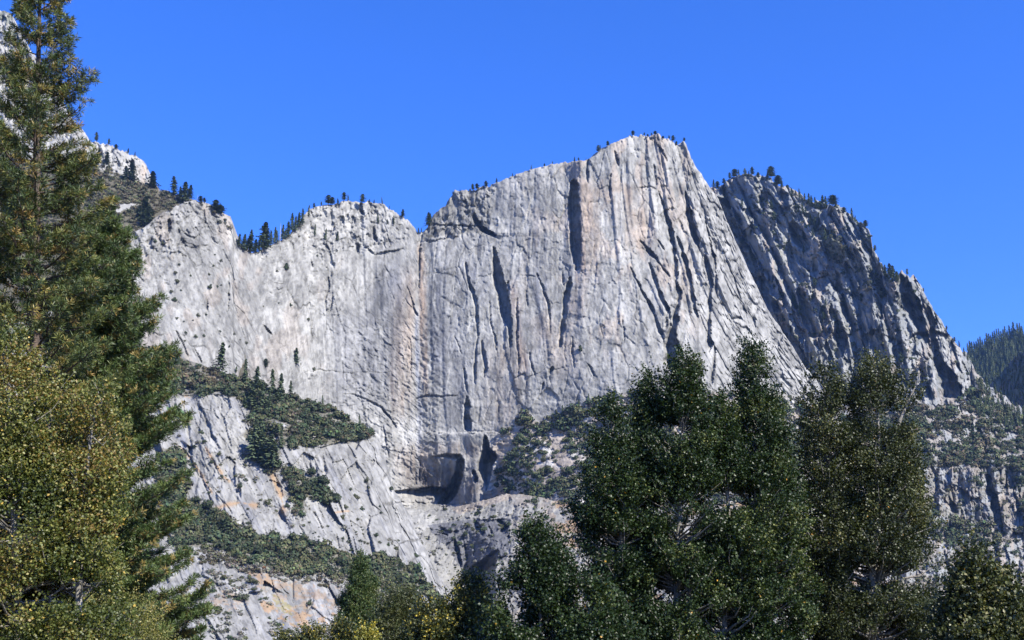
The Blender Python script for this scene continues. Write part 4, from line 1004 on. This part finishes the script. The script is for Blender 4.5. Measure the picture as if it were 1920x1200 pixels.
def broadleaf(name, label, base_u, Y, spires, n_shoot, leafL, pal, mat, bark, seed, cat='tree', per=18, gap=.0, slen=.55, asp=.47, group=None, droop=0.0, depth_f=1.0, twig=16):
    """spires: (u0, v0, u1, v1, [(fraction up, radius px), ...], dY)"""
    g = np.random.default_rng(seed)
    base = px_pt(base_u, 1200, Y); base[2] = 0
    root = empty(name, base); tag(root, label, cat, group)
    m = float(mpp(900, Y)); T = Acc(); LP = []; LA = []; hub = []
    wts = []
    for s in spires:
        prof = np.array(s[4], float); H = abs(s[1] - s[3]); wts.append(H * prof[:, 1].mean() ** 1.35)
    wts = np.array(wts) / sum(wts)
    join = base + np.array([0, 0, max(.6, px_pt(base_u, 1230, Y)[2] * .6)])
    rt = .018 * max(px_pt(s[2], s[3], Y)[2] for s in spires)
    T.tube([base + np.array([0, 0, -.15]), base + np.array([.02, 0, join[2] * .5]), join], [rt * 1.25, rt * 1.05, rt], 8)
    for s, wt in zip(spires, wts):
        dY = s[5] if len(s) > 5 else 0
        a = px_pt(s[0], s[1], Y + dY); b = px_pt(s[2], s[3], Y + dY); prof = np.array(s[4], float)
        bend = g.normal(size=3) * .12 * np.array([1, 1, 0])
        def ax(t): t = np.asarray(t)[..., None]; return a + (b - a) * t + bend * np.sin(t * 3.14)
        ts = np.linspace(0, .97, 9); pl = np.array([join] + [p for p in ax(ts)])
        T.tube(pl, [rt * .7] + list(rt * .62 * (1 - .93 * ts)), 6)
        k = int(n_shoot * 2.0 * wt)
        t = g.random(k * 3); R = np.interp(t, prof[:, 0], prof[:, 1]) * m * .95
        keep = g.random(len(t)) < (R / R.max()) ** .95
        t = t[keep][:k]; R = R[keep][:k]; k = len(t)
        an = g.uniform(0, 2 * math.pi, k)
        lob = 1.08 + .32 * np.sin(an * 2 + t * 13) * np.sin(t * 37 + an) + .5 * fbm(np.cos(an) * 1.3 + seed, t * 14 + np.sin(an), seed, 3)
        rr = R * lob * g.random(k) ** .45
        P = ax(t) + np.stack([np.cos(an) * rr, np.sin(an) * rr * depth_f, -.25 * rr + g.normal(size=k) * .1], -1)
        cl = vn(P[:, 0] / .8 + seed, P[:, 2] / .55, seed) * 1.1 + .6 * vn(P[:, 1] / .8, P[:, 2] / .6 + 7, seed + 1)
        kk = cl > gap - .36 - .3 * (1 - R / R.max())
        P = P[kk]; an = an[kk]; t = t[kk]; rr = rr[kk]; k = len(P)
        D = np.stack([np.cos(an) * .75, np.sin(an) * .75, np.full(k, .75 - droop)], -1) + g.normal(size=(k, 3)) * .38
        D /= np.linalg.norm(D, axis=1, keepdims=True)
        sl = slen * g.uniform(.6, 1.25, k)
        q = g.random((k, per))
        pts = P[:, None] + D[:, None] * (q * sl[:, None])[..., None] + g.normal(size=(k, per, 3)) * .045 * (slen / .55)
        LP.append(pts.reshape(-1, 3))
        LA.append((D[:, None] * .5 + g.normal(size=(k, per, 3)) * .8 + np.array([0, 0, -.28])).reshape(-1, 3))
        for i in range(0, k, twig):     # limbs and twigs carrying the shoots
            tt = max(0.0, t[i] - .35 * rr[i] / max(.1, np.linalg.norm(b - a)) - .03)
            p0 = ax(tt); p2 = P[i] + D[i] * sl[i] * .8; p1 = p0 * .5 + P[i] * .5 + np.array([0, 0, -.08]) + g.normal(size=3) * .06
            if np.linalg.norm(P[i] - p0) > 1.9: continue
            r0 = rt * .24 * (1 - .75 * t[i]) + .004
            T.tube([p0, p1, P[i], p2], [r0, r0 * .7, r0 * .38, .003], 4)
    LP = np.concatenate(LP); LA = np.concatenate(LA); n = len(LP)
    V = kite_leaves(LP, LA, leafL * 1.15 * g.uniform(.6, 1.25, n), leafL * 1.15 * asp * g.uniform(.75, 1.2, n), g)
    pal_c = np.array([p[1] for p in pal]); pw = np.array([p[0] for p in pal], float); pw /= pw.sum()
    tone = fbm(LP[:, 0] / 1.1 + seed, LP[:, 2] / .9, seed + 5, 2)
    ci = np.searchsorted(np.cumsum(pw), np.clip(.47 + (g.random(n) - .5) * .72 + tone * .75, 0, .985))
    ci = np.clip(ci, 0, len(pal) - 1); ci = np.where((pw[ci] < .02) & (g.random(n) > .05), 0, ci)
    ci = np.where(g.random(n) < pw[-1], len(pal) - 1, ci)
    C = pal_c[ci] * g.uniform(.75, 1.25, (n, 1))
    V -= base
    mesh_obj('foliage', V, None, leaf_faces(n), mat=mat, col=np.repeat(C, 4, 0), parent=root)
    tv, tf = T.arr(); tv = tv - base
    mesh_obj('trunk', tv, tf, mat=bark, parent=root, smooth=True)
    return root

def pine(name, label, axis, Y, prof, seed, pal, step=.34, nb=6, tuft=.19, nn=30, side='both', low=1250, dens=1.0, nw=.0135, group=None):
    """axis [(u, v) bottom .. top]; prof [(v, radius px)]"""
    g = np.random.default_rng(seed)
    pts = np.array([px_pt(u, v, Y) for u, v in axis])
    base = pts[0].copy(); base[2] = 0
    root = empty(name, base); tag(root, label, 'tree', group)
    top = pts[-1]; T = Acc(); zs = pts[:, 2]
    def ax(z): return np.array([np.interp(z, zs, pts[:, 0]), np.interp(z, zs, pts[:, 1]), z])
    H = top[2]; zl = np.linspace(0, H, 14)
    rad = lambda z: .012 + .0125 * (H - z) ** .95
    T.tube([ax(z) if z >= zs[0] else np.array([base[0], base[1], z]) for z in zl], [rad(z) for z in zl], 9)
    prof = sorted(prof); pv = np.array([p[0] for p in prof], float); pr = np.array([p[1] for p in prof], float)
    # radius as a function of height
    pz = np.array([px_pt(axis[-1][0], v, Y)[2] for v in pv]); o = np.argsort(pz)
    Rz = lambda z: np.interp(z, pz[o], pr[o]) * float(mpp(700, Y))
    TP = []; TD = []
    z = max(px_pt(0, low, Y)[2], 2.0)
    while z < H - .05:
        R = Rz(z); k = nb if R > .5 else 4
        a0 = g.uniform(0, 6.28)
        for b in range(k):
            if g.random() < .13: continue
            an = a0 + 6.283 * b / k + g.normal() * .3; Lb = R * g.uniform(.62, 1.12)
            d = np.array([math.cos(an), math.sin(an), 0.0]); zz = z + g.normal() * .12
            p0 = ax(zz); f = (H - zz) / H
            sl = .35 - .75 * f + g.normal() * .12        # steep up near the top, drooping lower down
            n = 6; P = []
            for i in range(n + 1):
                t = i / n; P.append(p0 + d * Lb * t + np.array([0, 0, Lb * (sl * t + .42 * t * t)]) + g.normal(size=3) * .02 * i / n * Lb)
            P = np.array(P); r0 = rad(zz) * .22 + .006 * Lb
            T.tube(P, [r0 * (1 - .8 * i / n) + .003 for i in range(n + 1)], 5)
            # side shoots
            ns = max(3, int(Lb * 5.9 * dens)); sd = np.cross(d, [0, 0, 1])
            for i in range(ns):
                t = .28 + .72 * (i + g.random()) / ns; q = t * n; j = min(int(q), n - 1); pp = P[j] + (P[j + 1] - P[j]) * (q - j)
                sg = 1 if i % 2 else -1
                l2 = (.18 + .42 * Lb * (1 - t) * .5 + .12 * g.random()) * (1.0 if Lb > .5 else .5)
                dd = d * .6 + sd * sg * .8 + np.array([0, 0, .35 + .3 * g.random()]); dd /= np.linalg.norm(dd)
                e = pp + dd * l2
                T.tube([pp, pp + dd * l2 * .5 + np.array([0, 0, -.02]), e], [.009, .007, .005], 3)
                TP.append(e); TD.append(dd + np.array([0, 0, .4]))
                if l2 > .3: TP.append(pp + dd * l2 * .55); TD.append(dd + g.normal(size=3) * .4 + np.array([0, 0, .3]))
                if g.random() < .35: TP.append(pp + g.normal(size=3) * .05); TD.append(g.normal(size=3) * .5 + np.array([0, 0, 1]))
            TP.append(P[-1]); TD.append(P[-1] - P[-2])
        z += step * (.55 + .45 * min(1, R / 1.2)) * g.uniform(.8, 1.2)
    TP = np.array(TP); TD = np.array(TD); TD /= np.linalg.norm(TD, axis=1, keepdims=True)
    n = len(TP)
    dirs = g.normal(size=(n, nn, 3)); dirs /= np.linalg.norm(dirs, axis=2, keepdims=True)
    dirs = dirs + TD[:, None] * .65; dirs /= np.linalg.norm(dirs, axis=2, keepdims=True)
    L = tuft * g.uniform(.65, 1.15, (n, nn, 1))
    b0 = TP[:, None] - TD[:, None] * g.random((n, nn, 1)) * tuft * .5
    tip = b0 + dirs * L; wv = np.cross(dirs, g.normal(size=(n, nn, 3))); wv /= np.linalg.norm(wv, axis=2, keepdims=True)
    V = np.stack([b0 + dirs * L * .12 - wv * nw * .6, b0 + dirs * L * .55 + wv * nw * 1.2, tip], 2)
    pal_c = np.array([p[1] for p in pal]); pw = np.array([p[0] for p in pal], float); pw /= pw.sum()
    tuftc = g.choice(len(pal), n, p=pw)
    ci = np.where(g.random((n, nn)) < .85, tuftc[:, None], g.choice(len(pal), (n, nn), p=pw))
    C = pal_c[ci] * g.uniform(.7, 1.3, (n, nn, 1))
    mesh_obj('needles', V.reshape(-1, 3) - base, None, np.arange(n * nn * 3).reshape(-1, 3), mat=M_ND, col=np.repeat(C.reshape(-1, 3), 3, 0), parent=root)
    tv, tf = T.arr(); mesh_obj('trunk', tv - base, tf, mat=M_BARK, parent=root, smooth=True)
    return root

NG = [(.40, (.064, .088, .024)), (.24, (.034, .054, .018)), (.20, (.13, .14, .036)), (.10, (.23, .185, .05)), (.06, (.25, .165, .05))]
NG2 = [(.46, (.058, .090, .024)), (.26, (.032, .054, .018)), (.16, (.11, .145, .042)), (.09, (.24, .18, .055))]
pine('pine_tree', 'tall ponderosa pine rising out of the frame at the far left', [(45,1320),(58,900),(66,500),(72,100),(80,-160)], 34,
     [(-170,8),(-120,30),(-60,44),(0,54),(60,60),(120,66),(190,92),(245,98),(300,98),(350,116),(430,120),(520,125),(650,135),(800,150),(1000,150),(1300,150)], 101, NG, dens=1.05, tuft=.21, step=.38, nn=38, nw=.015)
pine('pine_tree', 'second ponderosa pine with pointed top beside the pale buttress', [(178,1320),(182,900),(186,650),(196,520),(207,388)], 38,
     [(380,5),(400,14),(440,28),(480,44),(520,62),(560,80),(600,104),(640,108),(700,128),(740,150),(790,142),(850,160),(900,140),(960,150),(1010,152),(1080,168),(1130,180),(1200,182),(1300,182)], 102, NG2, nb=11, step=.31, dens=1.25, tuft=.20, nn=36, nw=.015)

CW = [(.56, (.016, .031, .008)), (.30, (.031, .051, .012)), (.13, (.068, .092, .026)), (.03, (.13, .14, .04)), (.0015, (.42, .23, .03))]
CW2 = [(.50, (.026, .034, .010)), (.30, (.046, .056, .018)), (.16, (.095, .105, .038)), (.05, (.15, .14, .05)), (.002, (.42, .22, .03))]
YL = [(.38, (.040, .056, .011)), (.30, (.085, .100, .020)), (.18, (.15, .15, .034)), (.08, (.25, .22, .07)), (.03, (.16, .11, .028)), (.014, (.42, .29, .06))]
broadleaf('cottonwood_tree', 'dark cottonwood with two pointed tops in front of the talus fan', 1235, 40,
  [(1160,1290,1141,748,[(0,62),(.35,60),(.48,58),(.58,72),(.71,52),(.8,38),(.89,22),(1,4)]),
   (1262,1290,1284,668,[(0,95),(.3,84),(.42,66),(.54,70),(.69,56),(.78,46),(.86,34),(.93,24),(1,5)]),
   (1215,1290,1216,700,[(0,70),(.4,52),(.6,46),(.76,30),(.88,16),(1,3)],.7)], 8600, .069, CW, M_CW, M_PALE, 201, gap=.27, twig=11)
broadleaf('cottonwood_tree', 'tall dark cottonwood with a narrow pointed top left of the dark gap', 1400, 41,
  [(1395,1290,1412,644,[(0,98),(.3,88),(.44,76),(.59,66),(.66,62),(.745,48),(.8,40),(.86,30),(.93,18),(1,4)]),
   (1345,1290,1348,742,[(0,70),(.5,60),(.7,44),(.85,24),(1,4)],-.8),
   (1440,1290,1452,760,[(0,60),(.5,48),(.75,30),(.9,14),(1,4)],.5)], 6300, .069, CW, M_CW, M_PALE, 202, gap=.27, twig=11)
broadleaf('cottonwood_tree', 'broad paler cottonwood standing in front of the jagged mountain', 1610, 42,
  [(1560,1290,1546,690,[(0,66),(.3,56),(.45,50),(.6,44),(.75,48),(.88,34),(.95,20),(1,5)]),
   (1625,1290,1640,674,[(0,105),(.25,100),(.46,86),(.62,70),(.78,60),(.88,48),(.95,28),(1,6)]),
   (1680,1290,1700,830,[(0,85),(.3,70),(.6,44),(.85,24),(1,5)],.6),(1650,900,1722,712,[(0,26),(.6,16),(1,4)],0)], 7000, .066, CW2, M_CW, M_PALE, 203, gap=.29, twig=11)
broadleaf('cottonwood_tree', 'low dark cottonwood in front of the gorge mouth', 1010, 36,
  [(1010,1290,1001,982,[(0,88),(.3,80),(.5,60),(.7,36),(.85,20),(1,4)]),
   (1045,1290,1042,1005,[(0,90),(.5,56),(.8,24),(1,4)],.5),(955,1290,948,1090,[(0,70),(.5,46),(1,8)],-.3),(1100,1290,1110,1090,[(0,90),(.6,70),(1,16)],-.3)], 4000, .070, CW, M_CW, M_PALE, 204, gap=.24)
broadleaf('cottonwood_tree', 'young cottonwood at the right edge below the crags', 1850, 34,
  [(1850,1290,1826,1030,[(0,85),(.4,62),(.7,36),(.9,18),(1,6)]),(1880,1290,1875,1085,[(0,70),(.6,45),(1,10)],.5)], 1500, .085, CW2, M_CW, M_PALE, 205, gap=.05)
broadleaf('willow_bush', 'olive small leaved bush in the bottom right corner', 1905, 40,
  [(1915,1290,1910,1120,[(0,60),(.6,44),(1,14)])], 800, .05, CW2, M_CW, M_PALE, 206, cat='bush', slen=.4, asp=.22)
broadleaf('cottonwood_tree', 'yellow green autumn cottonwood filling the lower left corner', 110, 23,
  [(40,1300,12,625,[(0,110),(.4,110),(.7,82),(.9,45),(1,10)]),
   (100,1300,95,720,[(0,110),(.5,110),(.8,76),(1,22)],.6),
   (150,1300,182,742,[(0,92),(.3,74),(.5,58),(.7,60),(.85,50),(1,18)]),
   (-30,1300,-50,640,[(0,90),(.6,80),(1,30)],.5)], 9800, .048, YL, M_YL, M_PALE, 207, gap=.22, slen=.42, per=12)
YF = [(.3, (.085, .095, .022)), (.4, (.14, .145, .035)), (.2, (.20, .19, .06)), (.1, (.28, .23, .06))]
broadleaf('willow_bush', 'fine leaved olive willow bush under the left pines', 190, 30,
  [(110,1290,120,1120,[(0,140),(.6,110),(1,50)]),(240,1290,232,1120,[(0,90),(.6,66),(1,24)])], 2400, .045, YF, M_YL, M_PALE, 208, cat='bush', slen=.4, per=15, asp=.26)
CF = [(.55, (.030, .055, .014)), (.30, (.050, .080, .020)), (.15, (.095, .11, .03))]
broadleaf('cedar_tree', 'small bushy pointed cedar rising from the bottom edge', 672, 62,
  [(668,1260,677,1042,[(0,44),(.35,32),(.6,22),(.8,13),(.92,7),(1,2)]),(692,1260,699,1088,[(0,30),(.5,17),(1,3)],.4),(655,1250,652,1120,[(0,30),(1,8)],.3)], 5200, .09, CF, M_ND, M_BARK, 209, slen=.4, per=14, asp=.20, droop=-.3)
WF = [(.45, (.032, .044, .014)), (.35, (.055, .066, .021)), (.2, (.10, .105, .036))]
broadleaf('willow_tree', 'feathery grey green willow beside the small cedar', 735, 50,
  [(745,1260,740,1118,[(0,38),(.5,32),(1,8)]),(758,1260,762,1112,[(0,34),(.5,26),(1,7)],.5)], 2200, .12, WF, M_CW, M_PALE, 210, slen=.6, per=13, asp=.12, gap=.05)
broadleaf('willow_bush', 'yellow tinted willow bush between the willow and the low cottonwood', 850, 44,
  [(820,1270,815,1130,[(0,50),(.6,40),(1,14)]),(880,1270,885,1080,[(0,48),(.6,40),(1,12)],.4)], 1500, .07, WF + [(.12, (.34, .27, .04))], M_CW, M_PALE, 211, cat='bush', slen=.45)
broadleaf('willow_bush', 'low willow bush along the bottom edge left of the small cedar', 600, 44,
  [(590,1270,585,1178,[(0,50),(.6,30),(1,10)]),(640,1270,640,1170,[(0,40),(1,12)],.4),(530,1280,530,1190,[(0,34),(1,8)],.2)], 900, .06, WF + [(.10, (.34, .27, .04))], M_CW, M_PALE, 212, cat='bush', slen=.4)
broadleaf('willow_bush', 'bright yellow autumn bush in front of the small cedar', 690, 40,
  [(690,1270,688,1184,[(0,24),(.6,16),(1,5)])], 260, .055, [(.5, (.34, .27, .03)), (.5, (.18, .18, .035))], M_YL, M_PALE, 213, cat='bush', slen=.35)
# ------------------------------------------------------------------ light, sky, air
SUN_AZ = 47.0   # degrees to the right of straight behind the camera
SUN_EL = 39.0
sd = bpy.data.lights.new('sun', 'SUN'); sd.energy = 5.0; sd.angle = R_(.5); sd.color = (1.0, .94, .84)
so = bpy.data.objects.new('sun', sd); COL.objects.link(so)
_to = Vector((math.sin(R_(SUN_AZ)) * math.cos(R_(SUN_EL)), -math.cos(R_(SUN_AZ)) * math.cos(R_(SUN_EL)), math.sin(R_(SUN_EL))))
so.rotation_euler = _to.to_track_quat('Z', 'Y').to_euler()
so.location = (200, -200, 300)
w = bpy.data.worlds.new('World'); scn.world = w; w.use_nodes = True
wn = w.node_tree; bg = wn.nodes['Background']
sky = wn.nodes.new('ShaderNodeTexSky'); sky.sky_type = 'NISHITA'; sky.sun_disc = False
sky.sun_elevation = R_(SUN_EL); sky.sun_rotation = math.atan2(_to.x, _to.y)
sky.altitude = 1200; sky.air_density = 1.0; sky.dust_density = .05; sky.ozone_density = 4.0
hs = wn.nodes.new('ShaderNodeHueSaturation'); hs.inputs['Saturation'].default_value = SKY_SAT; hs.inputs['Value'].default_value = 1.0
hs.inputs['Hue'].default_value = SKY_HUE
tn = wn.nodes.new('ShaderNodeVectorMath'); tn.operation = 'MULTIPLY'; tn.inputs[1].default_value = SKY_TINT
wn.links.new(sky.outputs[0], hs.inputs['Color']); wn.links.new(hs.outputs[0], tn.inputs[0]); wn.links.new(tn.outputs[0], bg.inputs['Color'])
bg.inputs['Strength'].default_value = .085
scn.view_settings.view_transform = 'Standard'; scn.view_settings.look = 'None'; scn.view_settings.gamma = 1; scn.view_settings.exposure = EXPO
scn.cycles.max_bounces = 5; scn.cycles.diffuse_bounces = 1; scn.cycles.glossy_bounces = 2; scn.cycles.transmission_bounces = 3; scn.cycles.volume_bounces = 0
if HAZE > 0:
    hm = bpy.data.materials.new('air_haze'); hm.use_nodes = True; hn = hm.node_tree
    hn.nodes.clear()
    ho = hn.nodes.new('ShaderNodeOutputMaterial'); pv = hn.nodes.new('ShaderNodeVolumePrincipled')
    pv.inputs['Color'].default_value = (.30, .55, 1.0, 1); pv.inputs['Density'].default_value = HAZE; pv.inputs['Anisotropy'].default_value = .2
    hn.links.new(pv.outputs[0], ho.inputs['Volume'])
    x0, x1, y0, y1, z0, z1 = -9100, 9100, -3100, 9100, -2, 1500
    vs = [(x, y, z) for x in (x0, x1) for y in (y0, y1) for z in (z0, z1)]
    fs = [(0, 1, 3, 2), (4, 6, 7, 5), (0, 4, 5, 1), (2, 3, 7, 6), (0, 2, 6, 4), (1, 5, 7, 3)]
    me = bpy.data.meshes.new('haze'); me.from_pydata(vs, [], fs); me.materials.append(hm)
    hz = bpy.data.objects.new('haze', me); COL.objects.link(hz); hz['kind'] = 'stuff'
